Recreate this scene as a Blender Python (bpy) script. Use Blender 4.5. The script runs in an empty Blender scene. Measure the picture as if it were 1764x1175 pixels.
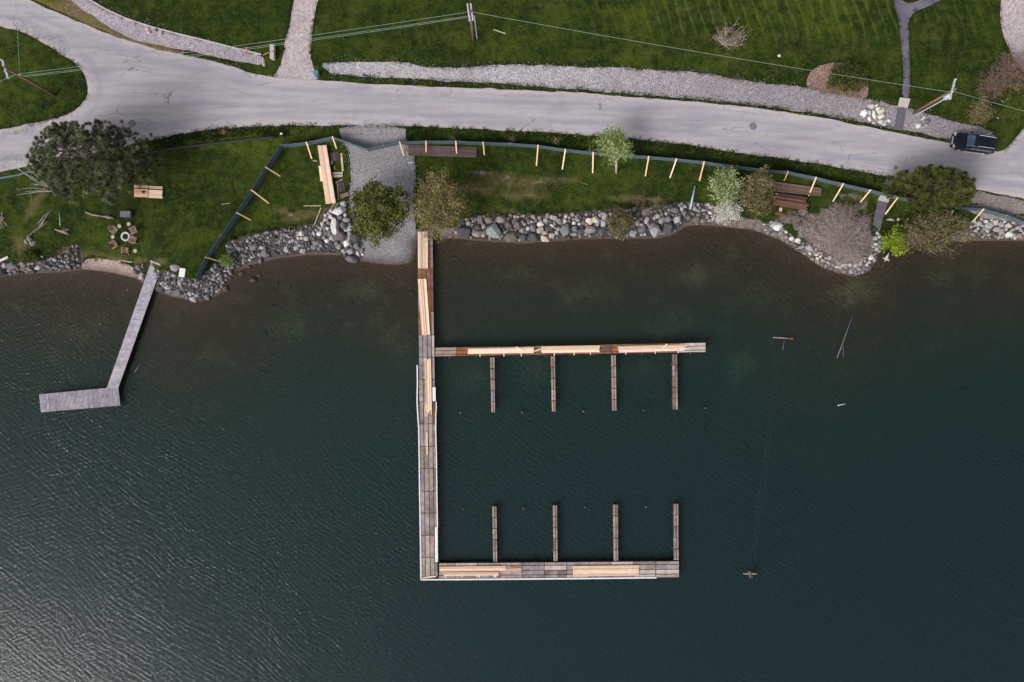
import bpy, math, random
import numpy as np
from mathutils import Vector, Matrix, geometry
random.seed(7); rng = np.random.default_rng(7)
R = math.radians
scene = bpy.context.scene
col = scene.collection
# ------------------------------------------------------------------ camera, sky, sun, exposure
H = 86.0                 # camera height above the lake (m)
F = 1372.0               # focal length in photo pixels (28 mm on 36 mm, 1764 px wide)
CX, CY = 882.0, 587.5
cd = bpy.data.cameras.new('camera'); cam = bpy.data.objects.new('camera', cd); col.objects.link(cam)
cam.location = (0, 0, H); cam.rotation_euler = (0, 0, 0)
cd.sensor_width = 36.0; cd.lens = 36.0 * F / 1764.0; cd.clip_end = 6000.0; cd.clip_start = 0.5
scene.camera = cam
SUN_EL = R(40.0); SUN_AZ = math.atan2(-0.73, -0.68)
world = bpy.data.worlds.new('World'); scene.world = world; world.use_nodes = True
wt = world.node_tree; wt.nodes.clear()
wo = wt.nodes.new('ShaderNodeOutputWorld'); wb = wt.nodes.new('ShaderNodeBackground')
ws = wt.nodes.new('ShaderNodeTexSky'); ws.sky_type = 'NISHITA'; ws.sun_disc = False
ws.sun_elevation = SUN_EL; ws.sun_rotation = SUN_AZ; ws.dust_density = 6.0; ws.air_density = 1.0; ws.ozone_density = 1.0
wh = wt.nodes.new('ShaderNodeHueSaturation'); wh.inputs['Saturation'].default_value = 0.34
wt.links.new(ws.outputs[0], wh.inputs['Color']); wt.links.new(wh.outputs[0], wb.inputs['Color'])
wb.inputs['Strength'].default_value = 0.12
wt.links.new(wb.outputs[0], wo.inputs['Surface'])
sl = bpy.data.lights.new('sun', 'SUN'); sun = bpy.data.objects.new('sun', sl); col.objects.link(sun)
sl.energy = 1.15; sl.angle = R(30.0); sl.color = (1.0, 0.97, 0.94)
sd = Vector((math.sin(SUN_AZ) * math.cos(SUN_EL), math.cos(SUN_AZ) * math.cos(SUN_EL), math.sin(SUN_EL)))
sun.rotation_euler = (-sd).to_track_quat('-Z', 'Y').to_euler(); sun.location = (0, 0, 120)
scene.view_settings.view_transform = 'Standard'; scene.view_settings.look = 'None'
scene.view_settings.gamma = 1.0; scene.view_settings.use_curve_mapping = False
scene.view_settings.exposure = 0.35
scene.render.resolution_x = 1024; scene.render.resolution_y = 682
scene.render.engine = 'CYCLES'
scene.cycles.max_bounces = 6; scene.cycles.diffuse_bounces = 2; scene.cycles.glossy_bounces = 2; scene.cycles.transparent_max_bounces = 8; scene.cycles.volume_bounces = 0; scene.cycles.caustics_reflective = False; scene.cycles.caustics_refractive = False

# ------------------------------------------------------------------ small helpers
def S(r, g, b, k=1.0):
    f = lambda c: ((c / 255 + .055) / 1.055) ** 2.4 if c > 10.3 else c / 255 / 12.92
    return (f(r) * k, f(g) * k, f(b) * k, 1.0)
def P(px, py, z=0.0):
    return Vector(((px - CX) * (H - z) / F, (CY - py) * (H - z) / F, z))

def vnoise(x, y, seed=0):
    xi = np.floor(x).astype(np.int64); yi = np.floor(y).astype(np.int64)
    fx = x - xi; fy = y - yi; fx = fx * fx * (3 - 2 * fx); fy = fy * fy * (3 - 2 * fy)
    def h(a, b):
        n = (a * 374761393 + b * 668265263 + seed * 974711) & 0x7fffffff
        n = ((n ^ (n >> 13)) * 1274126177) & 0x7fffffff
        return ((n ^ (n >> 16)) & 0xffff) / 65535.0
    return (h(xi, yi) * (1 - fx) + h(xi + 1, yi) * fx) * (1 - fy) + (h(xi, yi + 1) * (1 - fx) + h(xi + 1, yi + 1) * fx) * fy
def fnoise(x, y, seed=0, o=3):
    r = 0; a = .5; t = 0
    for i in range(o):
        r = r + a * vnoise(x * 2 ** i, y * 2 ** i, seed + i); t += a; a *= .5
    return r / t
def seg_dist(X, Y, pts):
    d = np.full(np.shape(X), 1e9)
    for (ax, ay), (bx, by) in zip(pts[:-1], pts[1:]):
        vx, vy = bx - ax, by - ay; L = vx * vx + vy * vy + 1e-12
        t = np.clip(((X - ax) * vx + (Y - ay) * vy) / L, 0, 1)
        d = np.minimum(d, np.hypot(X - ax - t * vx, Y - ay - t * vy))
    return d
def in_poly(X, Y, pts):
    r = np.zeros(np.shape(X), bool); n = len(pts)
    for i in range(n):
        (ax, ay), (bx, by) = pts[i], pts[(i + 1) % n]
        if ay == by: continue
        c = ((ay > Y) != (by > Y)) & (X < (bx - ax) * (Y - ay) / (by - ay) + ax)
        r ^= c
    return r
def poly_sd(X, Y, pts):
    d = seg_dist(X, Y, list(pts) + [pts[0]])
    return np.where(in_poly(X, Y, pts), d, -d)
def sstep(a, b, x):
    t = np.clip((x - a) / (b - a), 0, 1); return t * t * (3 - 2 * t)

# ------------------------------------------------------------------ terrain height field
SHORE = [(-3000, 480), (-60, 478), (0, 474), (30, 470), (60, 467), (130, 465), (150, 463), (200, 471), (235, 479), (250, 488), (270, 497),
         (300, 508), (345, 516), (380, 502), (392, 482), (404, 464), (440, 451), (480, 441), (540, 435), (600, 437), (612, 442), (625, 447),
         (650, 452), (690, 454), (707, 450), (713, 438), (717, 410), (735, 404), (760, 406), (800, 409), (850, 413), (900, 416), (950, 412),
         (1000, 409), (1060, 408), (1130, 408), (1160, 400), (1180, 386), (1200, 384), (1240, 386), (1265, 389), (1300, 393), (1325, 402),
         (1350, 412), (1375, 428), (1395, 441), (1410, 453), (1440, 465), (1470, 473), (1495, 465), (1505, 450), (1512, 432), (1530, 421),
         (1560, 418), (1600, 416), (1640, 412), (1680, 411), (1720, 411), (1764, 411), (1830, 415), (4800, 430)]
shore_w = [tuple(P(a, b, 0)[:2]) for a, b in SHORE]
VERGE = [(-3000, 330), (-60, 326), (0, 312), (120, 288), (245, 263), (360, 250), (490, 238), (600, 236), (700, 238), (830, 240), (930, 244),
         (1020, 255), (1120, 262), (1260, 278), (1360, 290), (1460, 311), (1560, 334), (1660, 350), (1764, 372), (4800, 420)]
verge_w = [tuple(P(a, b, 1.5)[:2]) for a, b in VERGE]
MOUND = [(1345, 378), (1362, 366), (1400, 352), (1450, 347), (1488, 352), (1503, 390), (1508, 418), (1498, 440), (1480, 463), (1450, 458), (1400, 434), (1350, 408), (1318, 396)]
mound_w = [tuple(P(a, b, 1.0)[:2]) for a, b in MOUND]
RES = 0.25
gx = np.arange(-80, 80.01, RES); gy = np.arange(-60, 60.01, RES)
GX, GY = np.meshgrid(gx, gy)
sh_poly = shore_w + [(3000, 3000), (-3000, 3000)]
SD = poly_sd(GX, GY, sh_poly)
vg_poly = verge_w + [(3000, 3000), (-3000, 3000)]
VD = poly_sd(GX, GY, vg_poly)
MD = poly_sd(GX, GY, mound_w)
ramp_px = [(583, 216), (698, 216), (699, 244), (713, 262), (718, 300), (711, 345), (717, 402), (712, 440), (704, 450), (690, 453), (650, 451), (624, 444), (616, 420), (608, 380), (600, 330), (606, 300), (600, 262), (588, 240)]
ramp_w = [tuple(P(a, b, 0.8)[:2]) for a, b in ramp_px]
RD = poly_sd(GX, GY, ramp_w)
s = np.maximum(SD, 0)
land = 1.25 * s / (s + 1.3)
beach = np.clip(1 - np.hypot(GX - P(190, 465)[0], GY - P(190, 465)[1]) / 6, 0, 1)
soft = np.maximum(sstep(-1.0, 1.0, RD), sstep(0, .5, beach))
land = land * (1 - soft) + soft * np.minimum(1.15, s * 0.13)
land = land + 0.65 * sstep(-0.9, 0.3, VD)
land = land + 0.25 * sstep(0.0, 2.5, MD)
land = land + (fnoise(GX / 5, GY / 5, 3) - .5) * 0.16 * sstep(1, 4, s) * (1 - sstep(-0.5, 1.0, VD))
u = np.maximum(-SD, 0)
bed = -(0.085 * np.minimum(u, 9) + 0.12 * np.clip(u - 9, 0, 14) + 0.10 * np.clip(u - 23, 0, 30))
bed = bed + (fnoise(GX / 6, GY / 6, 9) - .5) * 0.5 * sstep(2, 8, u) + (fnoise(GX / 1.2, GY / 1.2, 12) - .5) * 0.10 * sstep(.5, 2, u)
HZ = np.where(SD > 0, land, bed)
for _ in range(2):
    K = np.pad(HZ, 1, mode='edge')
    HZ = (K[1:-1, 1:-1] * 2 + K[:-2, 1:-1] + K[2:, 1:-1] + K[1:-1, :-2] + K[1:-1, 2:]) / 6
def lookup(A, X, Y):
    fx = np.clip((np.asarray(X, float) + 80) / RES, 0, len(gx) - 1.001); fy = np.clip((np.asarray(Y, float) + 60) / RES, 0, len(gy) - 1.001)
    i = fx.astype(int); j = fy.astype(int); a = fx - i; b = fy - j
    return (A[j, i] * (1 - a) + A[j, i + 1] * a) * (1 - b) + (A[j + 1, i] * (1 - a) + A[j + 1, i + 1] * a) * b
def hz(x, y): return float(lookup(HZ, x, y))
def G(px, py, dz=0.0):
    z = 1.2
    for _ in range(4):
        p = P(px, py, z); z = hz(p.x, p.y) + dz
    return P(px, py, z)

# ------------------------------------------------------------------ node material helpers
class NT:
    def __init__(self, name):
        self.m = bpy.data.materials.new(name); self.m.use_nodes = True
        self.t = self.m.node_tree; self.t.nodes.clear()
        self.out = self.t.nodes.new('ShaderNodeOutputMaterial')
    def set(self, n, k, v):
        sck = n.inputs[k]
        if isinstance(v, bpy.types.NodeSocket): self.t.links.new(v, sck)
        else:
            if isinstance(v, tuple) and len(v) == 4 and sck.type == 'VECTOR': v = v[:3]
            sck.default_value = v
    def n(self, typ, attrs=None, **kw):
        n = self.t.nodes.new('ShaderNode' + typ)
        for k, v in (attrs or {}).items(): setattr(n, k, v)
        for k, v in kw.items(): self.set(n, k.replace('_', ' '), v)
        return n
    def pos(self): return self.n('NewGeometry').outputs['Position']
    def obj(self): return self.n('TexCoord').outputs['Object']
    def mapping(self, vec, scale=(1, 1, 1), rot=(0, 0, 0), loc=(0, 0, 0)):
        return self.n('Mapping', Vector=vec, Scale=scale, Rotation=rot, Location=loc).outputs[0]
    def noise(self, vec, scale, detail=4.0, rough=.55, dist=0.0):
        return self.n('TexNoise', Vector=vec, Scale=scale, Detail=detail, Roughness=rough, Distortion=dist).outputs['Fac']
    def ramp(self, fac, stops):
        n = self.n('ValToRGB', Fac=fac); e = n.color_ramp.elements
        e[0].position, e[0].color = stops[0]; e[1].position, e[1].color = stops[-1]
        for p_, c_ in stops[1:-1]:
            q = e.new(p_); q.color = c_
        return n.outputs[0]
    def mix(self, f, a, b, mode='MIX'):
        n = self.n('Mix', {'data_type': 'RGBA', 'blend_type': mode})
        for i, v in ((0, f), (6, a), (7, b)):
            if isinstance(v, bpy.types.NodeSocket): self.t.links.new(v, n.inputs[i])
            else: n.inputs[i].default_value = v
        return n.outputs[2]
    def math(self, op, a, b=0.0, c=0.0, clamp=False):
        n = self.n('Math', {'operation': op, 'use_clamp': clamp})
        for i, v in enumerate((a, b, c)):
            if isinstance(v, bpy.types.NodeSocket): self.t.links.new(v, n.inputs[i])
            else: n.inputs[i].default_value = v
        return n.outputs[0]
    def mr(self, v, a, b, c=0.0, d=1.0):
        n = self.n('MapRange', {'clamp': True, 'interpolation_type': 'SMOOTHSTEP'})
        for i, q in enumerate((v, a, b, c, d)):
            if isinstance(q, bpy.types.NodeSocket): self.t.links.new(q, n.inputs[i])
            else: n.inputs[i].default_value = q
        return n.outputs[0]
    def bump(self, h, strength=.3, dist=.05):
        return self.n('Bump', Height=h, Strength=strength, Distance=dist).outputs[0]
    def finish(self, color, rough=.8, normal=None, metal=0.0, spec=.3, trans=0.0):
        p = self.n('BsdfPrincipled', Base_Color=color, Roughness=rough, Metallic=metal)
        p.inputs['Specular IOR Level'].default_value = spec
        if normal is not None: self.set(p, 'Normal', normal)
        sh = p.outputs[0]
        if trans > 0:
            tr = self.n('BsdfTranslucent', Color=color)
            ms = self.n('MixShader', Fac=trans); self.t.links.new(sh, ms.inputs[1]); self.t.links.new(tr.outputs[0], ms.inputs[2]); sh = ms.outputs[0]
        self.t.links.new(sh, self.out.inputs['Surface']); return self.m

def speckle(name, c1, c2, c3, scale, big=0.25, bump=.5, rough=.9, wet_or_shade=None):
    """pebbles / gravel: voronoi cells with their own tone, slow patches, relief"""
    k = NT(name); v = k.pos()
    vo = k.n('TexVoronoi', Vector=v, Scale=scale); rnd = k.n('SeparateColor', Color=vo.outputs['Color']).outputs[0]
    c = k.ramp(rnd, [(0.0, c1), (0.5, c2), (1.0, c3)])
    nb = k.noise(v, big, 5.0, .6)
    c = k.mix(k.mr(nb, .35, .7, 0, .5), c, tuple(x * .62 for x in c2[:3]) + (1,))
    nf = k.noise(v, 7.0, 3.0); c = k.mix(k.mr(nf, .3, .75, 0, .35), c, tuple(min(1, x * 1.45) for x in c2[:3]) + (1,))
    if wet_or_shade: c = k.mix(k.mr(k.math('ADD', k.n('SeparateXYZ', Vector=v).outputs[2], k.math('MULTIPLY', k.noise(v, 1.2, 4.0), .12)), wet_or_shade + .12, wet_or_shade - .04, 0, .7), c, S(62, 56, 54))
    h = k.math('SUBTRACT', 1.0, vo.outputs['Distance'])
    return k.finish(c, rough, k.bump(h, bump, .05))
def objcol(name, grain=(1, 1, 1), nscale=6.0, amt=.35, rough=.75, bump=.15, metal=0.0, spec=.3, dirt=None):
    """colour from the object's own colour, broken up with grain"""
    k = NT(name); oi = k.n('ObjectInfo'); v = k.mapping(k.pos(), grain)
    c = oi.outputs['Color']
    n1 = k.noise(v, nscale, 5.0, .65); n2 = k.noise(k.pos(), .9, 3.0)
    c = k.mix(k.mr(n1, .25, .75, amt, 0), c, (0, 0, 0, 1))
    c = k.mix(k.mr(n2, .45, .75, 0, amt * .7), c, dirt or S(120, 100, 90))
    return k.finish(c, rough, k.bump(n1, bump, .03), metal, spec)
def plain(name, c, rough=.6, metal=0.0, spec=.4, amt=.2, scale=5.0):
    k = NT(name); n1 = k.noise(k.obj(), scale, 4.0)
    cc = k.mix(k.mr(n1, .3, .75, 0, amt), c, tuple(x * .45 for x in c[:3]) + (1,))
    return k.finish(cc, rough, k.bump(n1, .08, .02), metal, spec)
M = {}
# ---- ground sheet: lawn, bare soil, stony shore and lake bed
k = NT('ground'); v = k.pos(); z = k.n('SeparateXYZ', Vector=v).outputs[2]
at = k.n('Attribute', {'attribute_name': 'mask'}); sc = k.n('SeparateColor', Color=at.outputs['Color'])
mdry, mstone, mstripe = sc.outputs[0], sc.outputs[1], sc.outputs[2]; mshade = at.outputs['Alpha']
nbig = k.noise(v, .16, 4.0, .6); nmid = k.noise(v, 1.1, 5.0, .65); nfin = k.noise(v, 7.0, 4.0, .75)
grass = k.ramp(nbig, [(.34, S(24, 40, 12)), (.5, S(36, 53, 13)), (.64, S(56, 70, 20))])
grass = k.mix(k.mr(nmid, .42, .75, 0, .65), grass, S(72, 78, 32))
grass = k.mix(k.mr(nmid, .52, .3, 0, .8), grass, S(20, 34, 10))
nxl = k.noise(v, .45, 4.0, .65); grass = k.mix(k.mr(nxl, .52, .72, 0, .6), grass, S(74, 78, 28)); grass = k.mix(k.mr(nxl, .45, .28, 0, .6), grass, S(24, 42, 22))
grass = k.mix(k.mr(nfin, .5, .78, 0, .8), grass, S(100, 104, 50))
grass = k.mix(k.mr(nfin, .5, .28, 0, .7), grass, S(14, 24, 8))
stv = k.n('SeparateXYZ', Vector=k.mapping(v, (1, 1, 1), (0, 0, R(-19)))).outputs[0]
stv = k.math('ADD', stv, k.math('MULTIPLY', k.noise(v, .35, 3.0), .8))
st = k.math('SINE', k.math('MULTIPLY', stv, 2 * math.pi / 1.12))
st = k.mr(k.math('ADD', st, k.math('MULTIPLY', k.math('SUBTRACT', nmid, .5), .9)), .5, 1.0, 0, 1)
grass = k.mix(k.math('MULTIPLY', k.math('MULTIPLY', st, mstripe), k.mr(nmid, .25, .6, .12, .48)), grass, S(84, 100, 34))
dryc = k.mix(nfin, S(92, 84, 50), S(120, 104, 78))
drym = k.mr(k.math('MULTIPLY', mdry, k.math('ADD', k.math('MULTIPLY', nmid, 1.6), k.math('MULTIPLY', nfin, .8))), .35, 1.6, 0, .8)
c = k.mix(drym, grass, dryc)
soil = k.mix(k.mr(k.noise(v, 1.8, 6.0, .75), .32, .66), S(82, 70, 66), S(134, 122, 120))
vo = k.n('TexVoronoi', Vector=v, Scale=11.0); sp = k.n('SeparateColor', Color=vo.outputs['Color']).outputs[1]
soil = k.mix(k.mr(sp, .92, .98, 0, .7), soil, S(176, 168, 164))
soil = k.mix(k.mr(sp, .2, .05, 0, .7), soil, S(64, 58, 58))
soil = k.mix(mshade, soil, k.mix(nfin, S(40, 35, 34), S(84, 76, 74)))  # shade in the gaps between bank stones, painted as darker soil
sm = k.mr(k.math('ADD', mstone, k.math('MULTIPLY', k.math('SUBTRACT', nmid, .5), .8)), .4, .65)
c = k.mix(sm, c, soil)
bedn = k.noise(v, .35, 5.0, .6); bedf = k.noise(v, 2.4, 5.0, .7)
bedc = k.ramp(k.math('MULTIPLY', z, -.25), [(0.0, S(90, 76, 62)), (.06, S(80, 66, 50)), (.3, S(76, 78, 54)), (.7, S(76, 96, 80))])
bedc = k.mix(k.mr(bedn, .52, .75, 0, .25), bedc, S(116, 122, 84))
bedc = k.mix(k.math('MULTIPLY', mdry, k.mr(k.math('ADD', bedf, k.math('MULTIPLY', bedn, .6)), .45, 1.0, 0, .8)), bedc, S(160, 172, 116))
bedc = k.mix(k.mr(bedf, .5, .3, 0, .5), bedc, S(50, 42, 34))
c = k.mix(k.mr(z, .09, -.03), c, bedc)
hh = k.math('ADD', nfin, nmid)
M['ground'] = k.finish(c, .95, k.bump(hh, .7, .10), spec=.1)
# ---- road
k = NT('road'); v = k.pos()
lng = k.mapping(v, (.10, 1.3, 1), (0, 0, R(6)))
n1 = k.noise(lng, 1.2, 6.0, .6); n2 = k.noise(v, .35, 5.0, .65); n3 = k.noise(v, 9.0, 3.0, .7)
ed = k.n('Attribute', {'attribute_name': 'edge'}).outputs['Fac']
edw = k.math('ADD', ed, k.math('MULTIPLY', k.math('SUBTRACT', k.noise(v, .7, 5.0, .65), .5), .9))
c = k.ramp(n1, [(.3, S(150, 146, 151)), (.5, S(167, 162, 167)), (.7, S(179, 174, 178))])
trk = k.math('MAXIMUM', k.math('MULTIPLY', k.mr(edw, .8, 1.15), k.mr(edw, 1.75, 1.35)), 0.0)
c = k.mix(k.math('MULTIPLY', trk, k.mr(k.noise(lng, .8, 4.0), .3, .65, .1, .6)), c, S(142, 140, 156))
c = k.mix(k.mr(edw, .55, .05, 0, .75), c, S(190, 178, 178)); c = k.mix(k.mr(edw, .12, -.1, 0, .6), c, S(128, 114, 104))
seam = k.mr(k.math('ABSOLUTE', k.math('ADD', k.math('SUBTRACT', ed, 2.25), k.math('MULTIPLY', k.math('SUBTRACT', k.noise(v, .9, 5.0, .7), .5), .5))), .05, .012)
c = k.mix(k.math('MULTIPLY', seam, k.mr(k.noise(v, .3, 2.0), .5, .62, 0, .55)), c, S(104, 100, 112))
c = k.mix(k.mr(n2, .48, .72, 0, .6), c, S(150, 146, 160))
c = k.mix(k.mr(n3, .35, .7, .16, 0), c, S(110, 104, 112))
cv = k.n('TexVoronoi', {'feature': 'DISTANCE_TO_EDGE'}, Vector=k.mapping(k.n('VectorMath', {'operation': 'ADD'}).outputs[0] if False else v, (.18, .42, 1), (0, 0, R(8))), Scale=1.0)
wob = k.math('ADD', cv.outputs['Distance'], k.math('MULTIPLY', k.math('SUBTRACT', k.noise(v, 1.6, 4.0), .5), .10))
crack = k.mr(k.math('ABSOLUTE', wob), .012, .002, 0, 1)
crack = k.math('MULTIPLY', crack, k.mr(k.noise(v, .22, 2.0), .5, .62))
c = k.mix(k.math('MULTIPLY', crack, .6), c, S(92, 90, 100))
sv = k.n('TexVoronoi', Vector=k.mapping(v, (.11, .3, 1)), Scale=1.0)
c = k.mix(k.math('MULTIPLY', k.mr(sv.outputs['Distance'], .22, .05), k.mr(n2, .4, .6, 0, .5)), c, S(128, 124, 138))
M['road'] = k.finish(c, .9, k.bump(n3, .25, .02), spec=.2)
k = NT('asphalt_path'); v = k.pos(); n1 = k.noise(v, 12.0, 4.0, .7); n2 = k.noise(v, .8, 4.0)
c = k.mix(n1, S(80, 76, 88), S(108, 104, 116)); c = k.mix(k.mr(n2, .45, .75, 0, .5), c, S(122, 116, 124))
M['asphalt_path'] = k.finish(c, .9, k.bump(n1, .3, .02))
M['white_gravel'] = speckle('white_gravel', S(120, 116, 122), S(186, 181, 188), S(232, 228, 232), 11.0, .2)
k = NT('strip_gravel'); v = k.pos(); vo = k.n('TexVoronoi', Vector=v, Scale=15.0); rnd = k.n('SeparateColor', Color=vo.outputs['Color']).outputs[0]
xx_ = k.math('ADD', k.n('SeparateXYZ', Vector=v).outputs[0], k.math('MULTIPLY', k.noise(v, .4, 4.0), 14.0))
fm = k.mr(xx_, 6.0, 36.0)
c = k.mix(fm, k.ramp(rnd, [(0.0, S(104, 101, 106)), (.5, S(162, 159, 163)), (1.0, S(212, 208, 212))]), k.ramp(rnd, [(0.0, S(94, 88, 93)), (.5, S(138, 130, 136)), (1.0, S(176, 167, 173))]))
c = k.mix(k.mr(k.noise(v, .5, 5.0, .65), .45, .72, 0, .5), c, S(128, 120, 124)); c = k.mix(k.mr(k.noise(v, 3.0, 4.0), .55, .75, 0, .4), c, S(206, 202, 206))
M['strip_gravel'] = k.finish(c, .9, k.bump(k.math('SUBTRACT', 1.0, vo.outputs['Distance']), .6, .06))
M['mauve_gravel'] = speckle('mauve_gravel', S(106, 98, 106), S(158, 148, 157), S(196, 186, 194), 12.0, .3)
M['grey_gravel'] = speckle('grey_gravel', S(82, 81, 84), S(130, 128, 132), S(168, 166, 169), 15.0, .3, wet_or_shade=.16)
M['brown_gravel'] = speckle('brown_gravel', S(84, 78, 76), S(126, 118, 116), S(168, 158, 152), 12.0, .3)
M['drive'] = speckle('drive', S(140, 128, 130), S(172, 160, 162), S(190, 180, 180), 6.0, .5, .2)
M['sand'] = speckle('sand', S(116, 98, 92), S(158, 140, 132), S(190, 174, 166), 14.0, .6, wet_or_shade=.1)
M['mulch'] = speckle('mulch', S(82, 62, 54), S(132, 106, 97), S(166, 140, 130), 9.0, .6)
k = NT('dry_verge'); v = k.pos(); n1 = k.noise(v, 5.0, 5.0, .75); n2 = k.noise(v, .7, 4.0)
c = k.ramp(n1, [(.3, S(58, 44, 34)), (.5, S(104, 86, 62)), (.7, S(142, 128, 98))]); c = k.mix(k.mr(n2, .5, .65, 0, .7), c, S(96, 98, 48))
M['dry_verge'] = k.finish(c, .95, k.bump(n1, .6, .06))
M['concrete'] = plain('concrete', S(190, 184, 180), .9, amt=.5, scale=8)
# ---- water
k = NT('lake_water'); v = k.pos()
warp = k.n('TexNoise', Vector=v, Scale=.06, Detail=2.0).outputs['Color']
wv = k.n('VectorMath', {'operation': 'MULTIPLY_ADD'}); k.set(wv, 0, warp); wv.inputs[1].default_value = (5, 5, 0); k.set(wv, 2, v)
def crests(ang, lam, amp, bend, seed):
    vv = k.mapping(wv.outputs[0], (1, 1, 1), (0, 0, R(ang)), (seed, seed * .7, 0))
    x_ = k.n('SeparateXYZ', Vector=vv).outputs[1]
    b_ = k.math('MULTIPLY', k.noise(k.mapping(vv, (.5, 1, 1)), .55, 3.0, .6), bend)
    w_ = k.math('SINE', k.math('MULTIPLY', k.math('ADD', x_, b_), 2 * math.pi / lam))
    return k.math('MULTIPLY', w_, k.math('MULTIPLY', k.mr(k.noise(k.mapping(vv, (.6, 1.2, 1)), .9, 2.0), .3, .72, .1, 1.0), amp))
gust = k.mr(k.noise(v, .05, 3.0), .3, .7, .6, 1.2)
hgt = k.math('ADD', crests(-24, .43, .0070, 1.1, 3.0), crests(38, .50, .0062, 1.0, 11.0))
hgt = k.math('ADD', hgt, k.math('MULTIPLY', k.noise(v, 1.7, 3.0, .6), .05))
hgt = k.math('MULTIPLY', hgt, gust)
nrm = k.bump(hgt, 1.0, 1.0)
fr = k.n('Fresnel', IOR=1.333, Normal=nrm)
gl = k.n('BsdfGlossy', Roughness=.10, Normal=nrm)
tr = k.n('BsdfTransparent', Color=(1, 1, 1, 1))
ms = k.n('MixShader', Fac=fr.outputs[0]); k.t.links.new(tr.outputs[0], ms.inputs[1]); k.t.links.new(gl.outputs[0], ms.inputs[2])
dep = k.n('Attribute', {'attribute_name': 'depth'}).outputs['Fac']
sat = k.math('SUBTRACT', 1.0, k.math('EXPONENT', k.math('MULTIPLY', dep, -.8)))
body = k.n('BsdfDiffuse', Color=k.mix(sat, (.0, .0, .0, 1), (.0084, .0212, .0232, 1)), Normal=k.bump(hgt, 1.0, 2.4))      # light scattered back by the turbid water itself
ad = k.n('AddShader'); k.t.links.new(ms.outputs[0], ad.inputs[0]); k.t.links.new(body.outputs[0], ad.inputs[1])
k.t.links.new(ad.outputs[0], k.out.inputs['Surface'])
va = k.n('VolumeAbsorption', Color=(.52, .62, .56, 1), Density=1.25)
k.t.links.new(va.outputs[0], k.out.inputs['Volume'])
M['water'] = k.m
# ---- things
k = NT('stone'); oi = k.n('ObjectInfo'); v = k.obj()
n1 = k.noise(v, 2.2, 6.0, .7); n2 = k.noise(v, 7.0, 4.0, .7)
c = k.mix(k.mr(n1, .42, .75, 0, .5), oi.outputs['Color'], S(96, 92, 94)); c = k.mix(k.mr(n2, .3, .7, .35, 0), c, S(48, 44, 44))
c = k.mix(k.mr(n2, .6, .8, 0, .45), c, S(214, 206, 200))
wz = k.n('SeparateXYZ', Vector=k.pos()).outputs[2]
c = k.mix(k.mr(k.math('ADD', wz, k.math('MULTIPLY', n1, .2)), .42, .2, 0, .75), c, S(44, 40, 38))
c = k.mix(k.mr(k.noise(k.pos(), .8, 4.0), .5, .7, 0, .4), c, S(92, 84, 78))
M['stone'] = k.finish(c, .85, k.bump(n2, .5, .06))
M['board'] = objcol('board', (1, 1, 1), 3.0, .16, .7, .1, dirt=S(196, 160, 128))
M['old_wood'] = objcol('old_wood', (1, 1, 1), 4.0, .5, .85, .3, dirt=S(96, 82, 78))
M['deck_grey'] = objcol('deck_grey', (1, 1, 1), 2.2, .42, .85, .2, dirt=S(206, 196, 198))
M['deck_rust'] = objcol('deck_rust', (1, 1, 1), 2.2, .5, .85, .2, dirt=S(96, 58, 38))
M['dark_frame'] = plain('dark_frame', S(84, 56, 42), .85, amt=.6)
M['rust'] = objcol('rust', (1, 1, 1), 5.0, .45, .8, .2, dirt=S(70, 44, 38))
M['white'] = plain('white', S(224, 220, 222), .5, amt=.15, scale=2)
M['fabric'] = plain('fabric', S(84, 100, 112), .75, amt=.5, scale=1.2)
M['pole'] = plain('pole', S(122, 96, 78), .85, amt=.5)
M['metal'] = plain('metal', S(196, 198, 206), .5, .2, amt=.2)
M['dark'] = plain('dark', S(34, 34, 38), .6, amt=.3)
M['wire'] = plain('wire', S(148, 166, 150), .5, .1)
M['bluebin'] = plain('bluebin', S(92, 120, 150), .5)
M['orange'] = plain('orange', S(224, 92, 30), .55)
M['palepipe'] = plain('palepipe', S(160, 180, 196), .5)
M['chair'] = plain('chair', S(142, 116, 102), .75, amt=.4)
M['greybox'] = plain('greybox', S(98, 98, 110), .6)
M['manhole'] = plain('manhole', S(124, 120, 128), .8, amt=.6, scale=9)
M['ash'] = plain('ash', S(34, 36, 46), .95, amt=.4)
M['bark'] = plain('bark', S(92, 80, 72), .95, amt=.6)
M['pale_bark'] = plain('pale_bark', S(190, 180, 172), .9, amt=.4)
M['pink_bark'] = plain('pink_bark', S(132, 108, 100), .9, amt=.4)
M['mauve_bark'] = plain('mauve_bark', S(170, 154, 150), .9, amt=.4)
M['car'] = plain('car', S(14, 15, 30), .3, .0, spec=.4, amt=.1); M['glass'] = plain('glass', S(54, 72, 86), .08, 0, spec=.9, amt=.0)
M['chrome'] = plain('chrome', S(222, 222, 230), .3, .2); M['tyre'] = plain('tyre', S(26, 26, 28), .9)
M['tail'] = plain('tail', S(140, 16, 16), .3)
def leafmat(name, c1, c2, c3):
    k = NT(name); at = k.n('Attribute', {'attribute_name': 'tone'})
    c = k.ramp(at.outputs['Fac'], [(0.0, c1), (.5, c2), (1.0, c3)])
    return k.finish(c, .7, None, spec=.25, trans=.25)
M['pine'] = leafmat('pine', S(44, 52, 36), S(96, 104, 74), S(160, 164, 128))
M['dense'] = leafmat('dense', S(44, 52, 20), S(80, 88, 38), S(124, 124, 62))
M['olive'] = leafmat('olive', S(74, 66, 38), S(118, 108, 66), S(160, 146, 104))
M['fresh'] = leafmat('fresh', S(78, 100, 48), S(132, 150, 82), S(188, 200, 148))
M['blossom'] = leafmat('blossom', S(160, 160, 148), S(206, 204, 192), S(236, 234, 226))
M['conif'] = leafmat('conif', S(42, 50, 22), S(82, 92, 42), S(128, 128, 66))
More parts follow.
